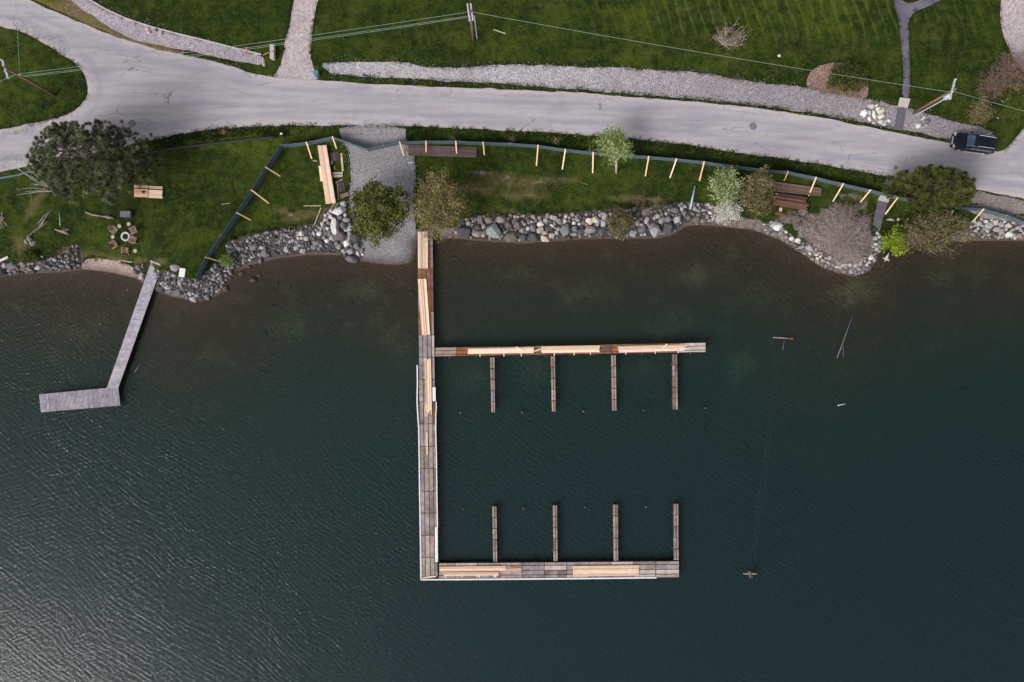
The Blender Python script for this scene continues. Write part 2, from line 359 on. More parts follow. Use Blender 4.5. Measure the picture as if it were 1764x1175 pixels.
M['willow'] = leafmat('willow', S(58, 58, 32), S(102, 98, 62), S(146, 134, 96))
M['lime'] = leafmat('lime', S(96, 112, 24), S(132, 150, 38), S(170, 184, 72))
M['reddish'] = leafmat('reddish', S(84, 68, 42), S(120, 96, 62), S(140, 122, 84))
M['shrub'] = leafmat('shrub', S(34, 46, 14), S(62, 76, 26), S(108, 110, 50))
M['pinkish'] = leafmat('pinkish', S(92, 74, 64), S(132, 108, 96), S(160, 138, 122))
M['blade'] = leafmat('blade', S(22, 38, 10), S(42, 62, 16), S(84, 94, 36))
M['twigtip'] = leafmat('twigtip', S(104, 92, 92), S(144, 130, 130), S(180, 168, 166))
M['weed'] = leafmat('weed', S(84, 98, 60), S(116, 128, 88), S(150, 156, 122))
M['litter'] = leafmat('litter', S(70, 62, 52), S(98, 88, 74), S(120, 110, 92))
M['dryblade'] = leafmat('dryblade', S(70, 66, 34), S(112, 102, 62), S(150, 138, 98))

# ------------------------------------------------------------------ object helpers
WL = {}
def link(o, parent=None, world=(0, 0, 0)):
    col.objects.link(o); w = Vector(world); WL[o.name] = w
    if parent is not None:
        o.parent = parent; o.location = w - WL[parent.name]
    else: o.location = w
    return o
def tag(o, label=None, cat=None, group=None, kind=None):
    if label: o['label'] = label
    if cat: o['category'] = cat
    if group: o['group'] = group
    if kind: o['kind'] = kind
    return o
def thing(name, label, cat, loc, group=None):
    o = bpy.data.objects.new(name, None); o.empty_display_size = .3
    link(o, None, loc); return tag(o, label, cat, group)
class MB:
    def __init__(self): self.v = []; self.f = []
    def add(self, vs, fs):
        b = len(self.v); self.v += [tuple(q) for q in vs]; self.f += [tuple(i + b for i in f) for f in fs]; return self
    def hexa(self, a, b):
        return self.add(list(a) + list(b), [(3, 2, 1, 0), (4, 5, 6, 7), (0, 1, 5, 4), (1, 2, 6, 5), (2, 3, 7, 6), (3, 0, 4, 7)])
    def box(self, c, sx, sy, sz, rz=0.0):
        c = Vector(c); co, si = math.cos(rz), math.sin(rz)
        q = [(-sx / 2, -sy / 2), (sx / 2, -sy / 2), (sx / 2, sy / 2), (-sx / 2, sy / 2)]
        q = [(c.x + a * co - b * si, c.y + a * si + b * co) for a, b in q]
        return self.hexa([(x, y, c.z) for x, y in q], [(x, y, c.z + sz) for x, y in q])
    def beam(self, p0, p1, w, t):
        """rectangular bar between two points, w across, t thick"""
        p0, p1 = Vector(p0), Vector(p1); d = (p1 - p0).normalized()
        sd_ = d.cross(Vector((0, 0, 1)))
        if sd_.length < 1e-4: sd_ = Vector((1, 0, 0))
        sd_.normalize(); up = sd_.cross(d).normalized()
        a = [p0 - sd_ * w / 2 - up * t / 2, p0 + sd_ * w / 2 - up * t / 2, p0 + sd_ * w / 2 + up * t / 2, p0 - sd_ * w / 2 + up * t / 2]
        return self.hexa(a, [q + (p1 - p0) for q in a])
    def tube(self, pts, radii, n=6, cap=True):
        rings = []
        pts = [Vector(p) for p in pts]
        for i, p in enumerate(pts):
            d = (pts[min(i + 1, len(pts) - 1)] - pts[max(i - 1, 0)]).normalized()
            a = d.cross(Vector((0, 0, 1)) if abs(d.z) < .9 else Vector((1, 0, 0))).normalized(); b = d.cross(a)
            rings.append([p + (a * math.cos(2 * math.pi * j / n) + b * math.sin(2 * math.pi * j / n)) * radii[i] for j in range(n)])
        vs = [q for r in rings for q in r]; fs = []
        for i in range(len(pts) - 1):
            for j in range(n):
                fs.append((i * n + j, i * n + (j + 1) % n, (i + 1) * n + (j + 1) % n, (i + 1) * n + j))
        if cap: fs += [tuple(range(n - 1, -1, -1)), tuple((len(pts) - 1) * n + j for j in range(n))]
        return self.add(vs, fs)
    def lathe(self, c, prof, n=20):
        c = Vector(c); vs = []; fs = []
        for r, zz in prof:
            vs += [(c.x + r * math.cos(2 * math.pi * j / n), c.y + r * math.sin(2 * math.pi * j / n), c.z + zz) for j in range(n)]
        for i in range(len(prof) - 1):
            for j in range(n): fs.append((i * n + j, i * n + (j + 1) % n, (i + 1) * n + (j + 1) % n, (i + 1) * n + j))
        fs += [tuple(range(n - 1, -1, -1)), tuple((len(prof) - 1) * n + j for j in range(n))]
        return self.add(vs, fs)
    def build(self, name, mat, parent=None, color=None, smooth=False, origin=None):
        A = np.array(self.v, float); c = A.mean(0) if origin is None else np.array(origin, float)
        if origin is None: c[2] = A[:, 2].min()
        me = bpy.data.meshes.new(name); me.from_pydata((A - c).tolist(), [], self.f); me.materials.append(M[mat] if isinstance(mat, str) else mat)
        if smooth: me.polygons.foreach_set('use_smooth', [True] * len(me.polygons))
        me.update(); o = bpy.data.objects.new(name, me)
        if color: o.color = color
        return link(o, parent, c)
def soup(name, tris, mat, parent=None, tone=None, world=(0, 0, 0)):
    """one mesh of loose triangles (N,3,3) with a per-triangle tone"""
    n = len(tris); me = bpy.data.meshes.new(name); w = np.array(world)
    me.vertices.add(n * 3); me.vertices.foreach_set('co', (tris.reshape(-1, 3) - w).ravel().astype(np.float32))
    me.loops.add(n * 3); me.loops.foreach_set('vertex_index', np.arange(n * 3, dtype=np.int32))
    me.polygons.add(n); me.polygons.foreach_set('loop_start', np.arange(0, n * 3, 3, dtype=np.int32))
    me.update(calc_edges=True); me.materials.append(M[mat])
    if tone is not None:
        a = me.attributes.new('tone', 'FLOAT', 'POINT'); a.data.foreach_set('value', np.repeat(tone, 3).astype(np.float32))
    o = bpy.data.objects.new(name, me); return link(o, parent, world)

# ------------------------------------------------------------------ the ground sheet
xs = np.concatenate([[-2500, -900, -350, -150, -95], np.arange(-70, 70.01, .35), [95, 150, 350, 900, 2500]])
ys = np.concatenate([[-2500, -900, -350, -150, -80], np.arange(-50, 4, 1.0), np.arange(4, 48, .35), [60, 100, 200, 450, 1000, 2500]])
XX, YY = np.meshgrid(xs, ys); ZZ = lookup(HZ, XX, YY)
nx, ny = len(xs), len(ys)
me = bpy.data.meshes.new('ground')
idx = np.arange(nx * ny).reshape(ny, nx)
quads = np.stack([idx[:-1, :-1], idx[:-1, 1:], idx[1:, 1:], idx[1:, :-1]], -1).reshape(-1, 4)
me.vertices.add(nx * ny); me.vertices.foreach_set('co', np.stack([XX, YY, ZZ], -1).ravel().astype(np.float32))
me.loops.add(quads.size); me.loops.foreach_set('vertex_index', quads.ravel().astype(np.int32))
me.polygons.add(len(quads)); me.polygons.foreach_set('loop_start', np.arange(0, quads.size, 4, dtype=np.int32))
me.polygons.foreach_set('use_smooth', np.ones(len(quads), bool)); me.update(calc_edges=True); me.materials.append(M['ground'])
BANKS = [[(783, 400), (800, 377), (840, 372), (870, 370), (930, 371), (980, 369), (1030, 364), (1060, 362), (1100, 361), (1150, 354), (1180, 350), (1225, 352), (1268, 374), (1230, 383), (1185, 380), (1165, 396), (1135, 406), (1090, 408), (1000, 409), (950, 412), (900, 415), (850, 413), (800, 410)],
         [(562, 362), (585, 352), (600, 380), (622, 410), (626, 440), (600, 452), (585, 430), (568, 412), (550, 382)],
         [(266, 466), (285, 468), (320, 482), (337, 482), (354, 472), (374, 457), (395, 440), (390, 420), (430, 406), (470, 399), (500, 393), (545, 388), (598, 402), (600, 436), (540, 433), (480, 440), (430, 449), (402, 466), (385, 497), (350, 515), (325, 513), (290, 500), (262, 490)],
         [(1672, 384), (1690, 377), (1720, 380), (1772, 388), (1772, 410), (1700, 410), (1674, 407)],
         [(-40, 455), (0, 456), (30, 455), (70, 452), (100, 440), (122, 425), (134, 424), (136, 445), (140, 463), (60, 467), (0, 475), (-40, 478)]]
def gp(pts, z=1.3): return [tuple(P(a, b, z)[:2]) for a, b in pts]
def blob(px, py, rx, ry, ang=0.0):
    p = P(px, py, 1.3); co, si = math.cos(ang), math.sin(ang); k_ = (H - 1.3) / F
    dx, dy = XX - p.x, YY - p.y; a = (dx * co + dy * si) / (rx * k_); b = (-dx * si + dy * co) / (ry * k_)
    return np.clip(1.25 - np.hypot(a, b), 0, 1)
dry = np.zeros_like(XX); stone = np.zeros_like(XX)
for b in [(870, 310, 90, 22, -.15), (930, 312, 60, 10, .1), (830, 325, 60, 14), (900, 335, 70, 12), (880, 365, 40, 10), (975, 310, 40, 8),
          (520, 370, 60, 16, .2), (485, 362, 20, 12), (770, 60, 40, 40), (720, 60, 30, 40), (175, 445, 50, 14), (150, 440, 30, 14), (110, 430, 40, 14), (230, 448, 30, 12),
          (270, 450, 30, 10), (1080, 340, 60, 10), (1130, 345, 40, 12), (1600, 60, 40, 60), (1480, 80, 50, 40), (1350, 70, 60, 30), (1180, 20, 60, 30), (1230, 30, 40, 40), (1100, 348, 20, 16),
          (30, 420, 20, 30), (940, 12, 40, 14), (1440, 100, 40, 20), (760, 118, 60, 6), (1450, 370, 50, 30), (60, 350, 14, 60, -.6)]:
    dry = np.maximum(dry, (.5 if b[1] < 130 else 1.0) * blob(*b))
for b in [(1095, 655, 55, 40), (925, 640, 50, 32), (820, 650, 40, 30), (690, 640, 26, 70), (665, 560, 40, 40), (1290, 640, 30, 45), (1215, 470, 60, 26), (1330, 500, 40, 20), (1480, 500, 50, 24), (1660, 470, 60, 24), (1000, 500, 70, 24), (890, 470, 40, 16), (620, 500, 40, 20), (480, 560, 60, 30), (1180, 560, 70, 24), (120, 560, 60, 30)]: dry = np.maximum(dry, (.75 if 600 < b[1] < 700 and b[0] > 750 else .3) * blob(*b) * np.clip(fnoise(XX / 2.2, YY / 2.2, 61, 4) * 2.6 - .75, 0, 1))
sd_shore = lookup(SD, XX, YY); md = lookup(MD, XX, YY)
stone = np.maximum(stone, sstep(1.6, .2, sd_shore) * (sd_shore > -1) * .95)
stone = np.maximum(stone, sstep(-1.3, 1.0, md + (fnoise(XX / 1.1, YY / 1.1, 31) - .5) * 1.8) * .95)
stone = np.maximum(stone, .7 * blob(1470, 340, 40, 14, -.2)); 
for b in [(830, 298, 60, 9, -.1), (880, 310, 50, 5, -.2), (930, 312, 45, 4, .12), (820, 326, 40, 5), (905, 336, 40, 4, .05), (870, 322, 30, 4, -.1), (965, 311, 30, 3, .15), (1125, 343, 20, 8), (500, 368, 14, 8)]: stone = np.maximum(stone, .6 * blob(*b))
for a, b in [(1405, 362), (1425, 350), (1465, 347), (1490, 365), (1385, 415), (1370, 402), (1420, 440), (1360, 390)]:
    stone = stone * (1 - .8 * np.clip(blob(a, b, 12, 8) * 1.4, 0, 1))
stripe = sstep(0, 1, np.clip((XX - P(920, 0, 1.3).x) / 16, 0, 1)) * sstep(P(0, 92, 1.3).y, P(0, 40, 1.3).y, YY)
stripe = stripe * np.where(XX > P(1545, 0, 1.3).x, .4, 1)
wet_or_shade = np.zeros_like(XX)
for poly in BANKS: wet_or_shade = np.maximum(wet_or_shade, sstep(-.5, .2, poly_sd(XX, YY, gp(poly, .7))))  # bank outlines where gap shade is put into the ground colour
stone = np.maximum(stone, wet_or_shade)
msk = np.stack([dry, stone, stripe, wet_or_shade], -1)
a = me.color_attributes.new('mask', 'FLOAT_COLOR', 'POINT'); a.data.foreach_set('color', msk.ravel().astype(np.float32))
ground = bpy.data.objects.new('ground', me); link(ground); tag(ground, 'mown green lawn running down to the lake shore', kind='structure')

def jitter_line(pts, step=.35, amp=.12, seed=1, closed=True):
    out = []; n = len(pts); acc = 0.0
    rngs = range(n if closed else n - 1)
    for i in rngs:
        a, b = Vector(pts[i]), Vector(pts[(i + 1) % n]); L = (b - a).length; m = max(1, int(L / step))
        nrm = Vector((-(b - a).y, (b - a).x)).normalized() if L > 0 else Vector((0, 0))
        for j in range(m):
            t = j / m; q = a.lerp(b, t); s_ = acc + L * t
            d = (float(fnoise(np.array(s_ / 1.6), np.array(seed * 7.3), seed, 3)) - .5) * 2 * amp
            out.append(q + nrm * d)
        acc += L
    if not closed: out.append(Vector(pts[-1]))
    return out
def smooth_poly(pts, it=1):
    for _ in range(it):
        q = []
        for i in range(len(pts)):
            a, b = pts[i], pts[(i + 1) % len(pts)]
            q += [(a[0] * .75 + b[0] * .25, a[1] * .75 + b[1] * .25), (a[0] * .25 + b[0] * .75, a[1] * .25 + b[1] * .75)]
        pts = q
    return pts
def sheet(name, px, mat, dz, label=None, amp=.12, res=.7, seed=1, smooth=1, holes=()):
    """a surface laid on the terrain: outline from photo pixels, heights from the terrain"""
    pts = smooth_poly(px, smooth) if smooth else px
    w = [G(a, b).xy for a, b in pts]
    ring = jitter_line(w, .35, amp, seed)
    xs_ = [q.x for q in ring]; ys_ = [q.y for q in ring]; poly = [tuple(q) for q in ring]
    gxx, gyy = np.meshgrid(np.arange(min(xs_), max(xs_), res), np.arange(min(ys_), max(ys_), res))
    ins = poly_sd(gxx, gyy, poly) > .2
    vv = ring + [Vector((a, b)) for a, b in zip(gxx[ins], gyy[ins])]
    n = len(ring)
    r = geometry.delaunay_2d_cdt(vv, [(i, (i + 1) % n) for i in range(n)], [], 1, 1e-5)
    V2 = np.array([tuple(q) for q in r[0]]); Z = lookup(HZ, V2[:, 0], V2[:, 1]) + dz
    me = bpy.data.meshes.new(name); me.from_pydata(np.column_stack([V2, Z]).tolist(), [], [list(f) for f in r[2]])
    me.polygons.foreach_set('use_smooth', [True] * len(me.polygons)); me.update(); me.materials.append(M[mat])
    if name == 'road':
        at_ = me.attributes.new('edge', 'FLOAT', 'POINT'); at_.data.foreach_set('value', np.maximum(0, poly_sd(V2[:, 0], V2[:, 1], poly)).astype(np.float32))
    o = bpy.data.objects.new(name, me); link(o); tag(o, label, kind='structure'); return o
ROAD_N = [(50, 0), (85, 16), (130, 35), (190, 60), (270, 85), (330, 97), (400, 113), (430, 126), (470, 134), (540, 138), (600, 142), (700, 147), (840, 153), (1000, 160), (1100, 168),
          (1220, 177), (1330, 190), (1420, 203), (1540, 228), (1600, 240), (1640, 247), (1700, 257), (1725, 262), (1745, 245), (1768, 215), (1830, 200)]
ROAD_S = [(1830, 358), (1764, 343), (1700, 330), (1660, 322), (1590, 311), (1530, 304), (1450, 290), (1400, 280), (1300, 268), (1200, 252), (1100, 240), (1020, 233), (900, 226), (800, 222),
          (700, 217), (590, 216), (500, 216), (400, 220), (330, 228), (280, 238), (240, 246), (180, 262), (100, 276), (40, 288), (0, 297), (-70, 312)]
ROAD_W = [(-70, 236), (0, 223), (60, 212), (110, 200), (135, 186), (150, 167), (152, 145), (137, 113), (110, 95), (60, 66), (30, 52), (0, 45), (-70, 20), (-70, -60), (10, -24)]
sheet('road', ROAD_N + ROAD_S + ROAD_W, 'road', .05, 'worn pale asphalt road with a fork', .16, .5, 2)
sheet('driveway', [(512, -30), (553, -30), (548, 5), (538, 50), (535, 92), (541, 122), (550, 141), (466, 137), (484, 112), (492, 70), (503, 25)], 'drive', .035, 'pale gravel driveway joining the road', .12, .7, 3)
sheet('driveway', [(1728, -30), (1724, 0), (1722, 30), (1728, 62), (1742, 95), (1768, 132), (1830, 170), (1830, -30)], 'drive', .035, 'pinkish gravel driveway beside the bare shrubs', .12, .7, 4)
GR_N = [(552, 110), (575, 106), (640, 106), (700, 107), (720, 115), (790, 116), (830, 114), (870, 110), (1000, 115), (1100, 119), (1200, 124), (1290, 140), (1390, 151), (1430, 160), (1495, 171), (1545, 183), (1600, 195), (1660, 214), (1703, 222), (1718, 243)]
GR_S = [(1704, 252), (1640, 241), (1540, 222), (1420, 198), (1390, 194), (1300, 181), (1200, 171), (1100, 163), (1030, 158), (960, 150), (860, 145), (790, 141), (720, 137), (650, 133), (580, 130), (560, 122)]
sheet('gravel_strip', GR_N + GR_S, 'strip_gravel', .035, 'long pebble strip between road and upper lawn, white turning mauve', .2, .6, 5)
sheet('gravel_bank', [(108, -20), (150, -4), (213, 31), (300, 57), (380, 76), (452, 95), (458, 110), (440, 112), (330, 88), (250, 76), (210, 62), (160, 30), (120, 6)], 'mauve_gravel', .045, 'mauve gravel bed along the fork of the road', .12, .6, 7)
sheet('dry_verge', [(52, -6), (112, -10), (160, 30), (210, 60), (250, 75), (330, 90), (300, 92), (240, 76), (180, 54), (120, 28), (85, 12)], 'dry_verge', .06, 'dry brown grass verge at the edge of the road', .22, .5, 8)
sheet('footpath', [(1537, -30), (1538, 0), (1549, 40), (1553, 90), (1556, 130), (1553, 170), (1567, 170), (1568, 130), (1567, 100), (1565, 60), (1564, 36), (1574, 21), (1600, 11), (1634, -6), (1640, -30), (1592, -30), (1587, -1), (1570, 6), (1558, 4), (1550, -4), (1548, -30)],
      'asphalt_path', .04, 'dark asphalt footpath forking on the upper lawn', .04, .5, 9)
sheet('footpath', [(1546, 186), (1561, 188), (1555, 224), (1539, 222)], 'asphalt_path', .06, 'short dark asphalt crossing through the gravel strip', .03, .5, 10, 0)
sheet('footpath', [(1511, 346), (1529, 350), (1521, 374), (1515, 399), (1503, 385)], 'asphalt_path', .04, 'short dark asphalt path running down to the soil mound', .05, .5, 11, 0)
sheet('footpath', [(1527, 305), (1538, 307), (1534, 326), (1522, 324)], 'asphalt_path', .06, 'stub of dark asphalt path beside the road', .03, .5, 12, 0)
sheet('boat_ramp', ramp_px, 'grey_gravel', .035, 'grey gravel boat ramp running from the road into the lake', .14, .6, 13)
sheet('gravel_verge', [(1676, 328), (1720, 336), (1768, 347), (1830, 362), (1830, 402), (1764, 384), (1700, 378), (1668, 366), (1650, 340)], 'brown_gravel', .03, 'brown gravel verge below the road', .2, .6, 14)
sheet('beach', [(138, 465), (142, 450), (155, 443), (195, 447), (228, 456), (240, 474), (236, 480), (200, 472), (160, 464)], 'sand', .03, 'small pebble beach beside the plank dock', .2, .5, 15)
sheet('mulch_bed', [(1388, 152), (1391, 130), (1405, 115), (1430, 108), (1460, 109), (1482, 118), (1494, 134), (1496, 158), (1490, 172), (1450, 165), (1418, 160)], 'mulch', .07, 'reddish brown mulch bed round the shrub', .06, .5, 16)
# painted-by-nothing water: a closed body of water with the lake bed inside it
wx = np.concatenate([[-2400, -800, -300, -120], np.arange(-72, 72.1, 1.0), [120, 300, 800, 2400]]); wy = np.concatenate([[-2400, -800, -300, -110], np.arange(-52, 4, 2.0), np.arange(4, 17.1, .5), [30, 200, 1600]])
WX, WY = np.meshgrid(wx, wy); na, nb_ = len(wx), len(wy); WI = np.arange(na * nb_).reshape(nb_, na)
wv_ = np.column_stack([WX.ravel(), WY.ravel(), np.zeros(na * nb_)]).tolist(); wf_ = np.stack([WI[:-1, :-1], WI[:-1, 1:], WI[1:, 1:], WI[1:, :-1]], -1).reshape(-1, 4).tolist()
nb0 = len(wv_); wv_ += [(-2400, -2400, -14), (2400, -2400, -14), (2400, 1600, -14), (-2400, 1600, -14)]
wf_ += [[nb0 + 3, nb0 + 2, nb0 + 1, nb0], WI[0, ::-1].tolist() + [nb0, nb0 + 1], WI[-1, :].tolist() + [nb0 + 2, nb0 + 3], WI[:, 0].tolist() + [nb0 + 3, nb0], WI[::-1, -1].tolist() + [nb0 + 1, nb0 + 2]]
me = bpy.data.meshes.new('lake_water'); me.from_pydata(wv_, [], wf_); me.update(); me.materials.append(M['water'])
a = me.attributes.new('depth', 'FLOAT', 'POINT'); a.data.foreach_set('value', np.concatenate([np.maximum(0, -lookup(HZ, WX, WY)).ravel(), np.zeros(4)]).astype(np.float32))
water = bpy.data.objects.new('lake_water', me); link(water); tag(water, 'dark green rippled lake water, brown in the shallows', kind='structure')
# ------------------------------------------------------------------ docks
def lerp2(c, u_, v_):
    """c = TL, TR, BR, BL photo pixels; u along TL->TR, v along TL->BL"""
    a = (c[0][0] * (1 - u_) + c[1][0] * u_, c[0][1] * (1 - u_) + c[1][1] * u_); b = (c[3][0] * (1 - u_) + c[2][0] * u_, c[3][1] * (1 - u_) + c[2][1] * u_)
    return (a[0] * (1 - v_) + b[0] * v_, a[1] * (1 - v_) + b[1] * v_)
def slab(c, u0, u1, v0, v1, z0, z1, gap=0.0):
    q = [P(*lerp2(c, u, v), z1) for u, v in ((u0, v0), (u0, v1), (u1, v1), (u1, v0))]
    ce = sum(q, Vector()) / 4; out = []
    for p in q:
        d = p - ce; out.append(ce + Vector((d.x - math.copysign(gap, d.x), d.y - math.copysign(gap, d.y), 0)))
    return MB().hexa([(p.x, p.y, z0) for p in out], [(p.x, p.y, z1) for p in out])
def vary(c, a=.12):
    t = 1 + random.uniform(-a, a); return tuple(min(1, x * t * (1 + random.uniform(-a, a) * .35)) for x in c[:3]) + (1,)
GREYS = [S(146, 134, 134), S(162, 146, 140), S(138, 130, 136), S(172, 154, 142), S(150, 130, 118), S(126, 110, 104)]
RUSTS = [S(142, 100, 78), S(154, 108, 82), S(124, 94, 80), S(170, 104, 64), S(120, 96, 86)]
DZ = .75
dock = thing('marina_dock', 'large unfinished dock with bare grey panels, two cross arms and eight finger piers', 'dock', P(738, 700, 0))
def dock_run(name, c, cuts_u, cuts_v, tone, z=DZ, label=None, over=.05, pile_step=5.0, frame=('dark_frame', None)):
    """a run of dock: dark frame with one panel per bay and row as sub-parts"""
    fr_ = slab(c, 0, 1, 0, 1, z - .60, z - .045, -over).build(name, frame[0], dock, frame[1])
    if label: fr_['label'] = label
    for i in range(len(cuts_u) - 1):
        for j in range(len(cuts_v) - 1):
            tn = tone(i, j, cuts_u[i], cuts_v[j]); rust = tn == 'rust'
            cc = vary(random.choice(RUSTS if rust else GREYS), .16)
            if tn == 'pale': cc = vary(S(196, 182, 176), .06)
            if tn == 'pinkb': cc = vary(S(164, 142, 132), .06)
            slab(c, cuts_u[i], cuts_u[i + 1], cuts_v[j], cuts_v[j + 1], z - .04, z + random.uniform(-.008, .008), .038).build('deck_panel', 'deck_rust' if rust else 'deck_grey', fr_, cc)
    a0, a1 = P(*lerp2(c, .5, 0), z), P(*lerp2(c, .5, 1), z); b0, b1 = P(*lerp2(c, 0, .5), z), P(*lerp2(c, 1, .5), z)
    if (a1 - a0).length < (b1 - b0).length: a0, a1 = b0, b1
    L = (a1 - a0).length; n = max(2, int(L / pile_step) + 1); sd_ = (a1 - a0).normalized().cross(Vector((0, 0, 1)))
    wd = .6 if L > 12 else .2
    for i in range(n):
        q = a0.lerp(a1, (i + .3) / (n - .4))
        for sgn in (-1, 1):
            p = q + sd_ * wd * sgn; zb = min(hz(p.x, p.y), z - 1.2) - .3
            MB().tube([(p.x, p.y, zb), (p.x, p.y, z - .58)], [.13, .13], 8).build('piling', 'dark_frame', fr_)
    return fr_
VJ = [577, 615.3, 653.8, 692, 730.3, 769, 807, 846, 884, 922, 960, 993.5]
U4 = [0, .27, .55, .82, 1]
up_c = [(718.5, 396), (745.5, 396), (748, 577), (720.5, 577)]
dock_run('walkway', up_c, U4, [0, .15, .36, .57, .78, 1], lambda i, j, u_, v_: 'grey' if (i == 3 and j == 1) or random.random() < .12 else 'rust', label='rusty brown landward end of the walkway', frame=('deck_rust', S(124, 76, 52)), over=.09)
lo_c = [(720.7, 577), (748.3, 577), (754.5, 996), (725.2, 996)]
dock_run('walkway', lo_c, U4, [(q - 577) / (996 - 577) for q in VJ], lambda i, j, u_, v_: 'pale' if j in (0, 4) and random.random() < .5 else ('rust' if (i == 3 and j in (3,)) else 'grey'), label='long grey walkway running out into the lake')
arm_c = [(749, 598.5), (1216, 590), (1216, 607), (749, 614.5)]
ua = [0] + [(786.5 + 38.3 * i - 749) / 467 for i in range(11)] + [1]
dock_run('cross_arm', arm_c, ua, [0, .36, .76, 1], lambda i, j, u_, v_: 'pinkb' if i == 0 else ('pale' if i >= 11 else 'rust'), label='rust brown cross arm nearer the shore', frame=('deck_rust', S(134, 82, 54)), over=.12)
bot_c = [(755.8, 970), (1170, 966.5), (1170, 995), (755.8, 997.5)]
ub = [0] + [(784 + 38.4 * i - 755.8) / 414.2 for i in range(10)] + [1]
dock_run('cross_arm', bot_c, ub, [0, .2, .5, .78, 1], lambda i, j, u_, v_: 'pale' if random.random() < .12 else 'grey', label='grey outer cross arm farthest from the shore')
FING = [[(843.5, 615.5), (852.3, 615.3), (853.3, 711), (846, 711)], [(948, 613.3), (956.3, 613.1), (957.8, 709.5), (950.2, 709.5)],
        [(1052.3, 611.5), (1061.3, 611.3), (1062.5, 708), (1053.8, 708)], [(1157.6, 609.6), (1167, 609.5), (1168, 706), (1158.3, 706)],
        [(847.4, 872), (856, 872), (857, 968), (849, 968)], [(951.8, 870), (960, 870), (961, 967.2), (953, 967.2)],
        [(1055.4, 869), (1065, 869), (1065.6, 966.4), (1056.5, 966.4)], [(1160, 867.6), (1169, 867.6), (1169.6, 965.5), (1160.3, 965.5)]]
for i, c in enumerate(FING):
    dock_run('finger_pier', c, [0, .55, 1], [0, .2, .4, .6, .8, 1], lambda a, b, u_, v_: 'pinkb' if random.random() < .25 else 'grey', DZ - .03, None, .06)
def strip(pts, w, z, name='fascia_board', mat='white', parent=dock, color=None, t=.05):
    """a board bent along photo pixels"""
    pp = [P(a, b, z) for a, b in pts]; vs = []; fs = []
    for i, p in enumerate(pp):
        d = (pp[min(i + 1, len(pp) - 1)] - pp[max(i - 1, 0)]).normalized(); n_ = Vector((-d.y, d.x, 0)) * w / 2
        vs += [p - n_ - Vector((0, 0, t)), p + n_ - Vector((0, 0, t)), p + n_, p - n_]
    for i in range(len(pp) - 1):
        b = i * 4
        for j in range(4): fs.append((b + j, b + (j + 1) % 4, b + 4 + (j + 1) % 4, b + 4 + j))
    fs += [(3, 2, 1, 0), tuple(len(vs) - 4 + j for j in range(4))]
    return MB().add(vs, fs).build(name, mat, parent, color)
for pts, w in [([(718.6, 629), (719.0, 662), (718.4, 690), (720, 722), (721.4, 738), (722.2, 800), (722.8, 846), (724.2, 930), (725.2, 999.3)], .13),
               ([(725.2, 998.8), (800, 998.4), (900, 997.6), (1000, 996.8), (1131, 995.4)], .14),
               ([(751.2, 692), (751.6, 702), (750.6, 715), (750.7, 745), (751.6, 780), (752.6, 850), (753.6, 908)], .11),
               ([(747.5, 667), (748, 691)], .34), ([(751.6, 908), (752.0, 968)], .30)]:
    strip(pts, w, DZ + .07)

pd = thing('plank_dock', 'weathered grey plank dock with an L shaped end beside the beach', 'dock', P(190, 640, 0))
walk_c = [(259.7, 453), (278.8, 457.5), (203.7, 668), (183, 671)]
plat_c = [(67.2, 679.5), (203.7, 666.4), (207.3, 698.6), (70.3, 710.5)]
for nm, c, n, ax in (('walkway', walk_c, 98, 1), ('platform', plat_c, 62, 0)):
    zz = .62 if nm == 'walkway' else .60
    fr_ = slab(c, .03, .97, .01, .99, zz - .30, zz - .045).build(nm, 'dark_frame', pd)
    for i in range(n):
        a, b = i / n, (i + 1) / n
        cc = vary(S(170, 164, 176), .10 if (i % 34) > 12 else .2)
        m = slab(c, 0, 1, a, b, zz - .035, zz + random.uniform(-.006, .006), 0) if ax else slab(c, a, b, 0, 1, zz - .035, zz + random.uniform(-.006, .006), 0)
        A = np.array(m.v); ce = A.mean(0)
        # leave a narrow joint on both long sides of each plank
        dirv = np.array(P(*lerp2(c, .5, 1), zz) - P(*lerp2(c, .5, 0), zz)) if ax else np.array(P(*lerp2(c, 1, .5), zz) - P(*lerp2(c, 0, .5), zz))
        dirv /= np.linalg.norm(dirv); t = (A - ce) @ dirv
        A = A - np.outer(np.sign(t) * .02, dirv); m.v = [tuple(q) for q in A]
        m.build('plank', 'deck_grey', fr_, cc)
    for u_, v_ in ((.12, .05), (.88, .05), (.12, .5), (.88, .5), (.12, .95), (.88, .95)) if nm == 'walkway' else ((.03, .1), (.03, .9), (.5, .1), (.5, .9), (.97, .9)):
        p = P(*lerp2(c, u_, v_), zz); MB().tube([(p.x, p.y, min(hz(p.x, p.y), 0) - .4), (p.x, p.y, zz - .29)], [.07, .07], 8).build('piling', 'dark_frame', fr_)
strip([(258.5, 449.8), (282.3, 458.4)], .2, .80, 'end_board', 'deck_grey', pd, S(190, 182, 180), .12)

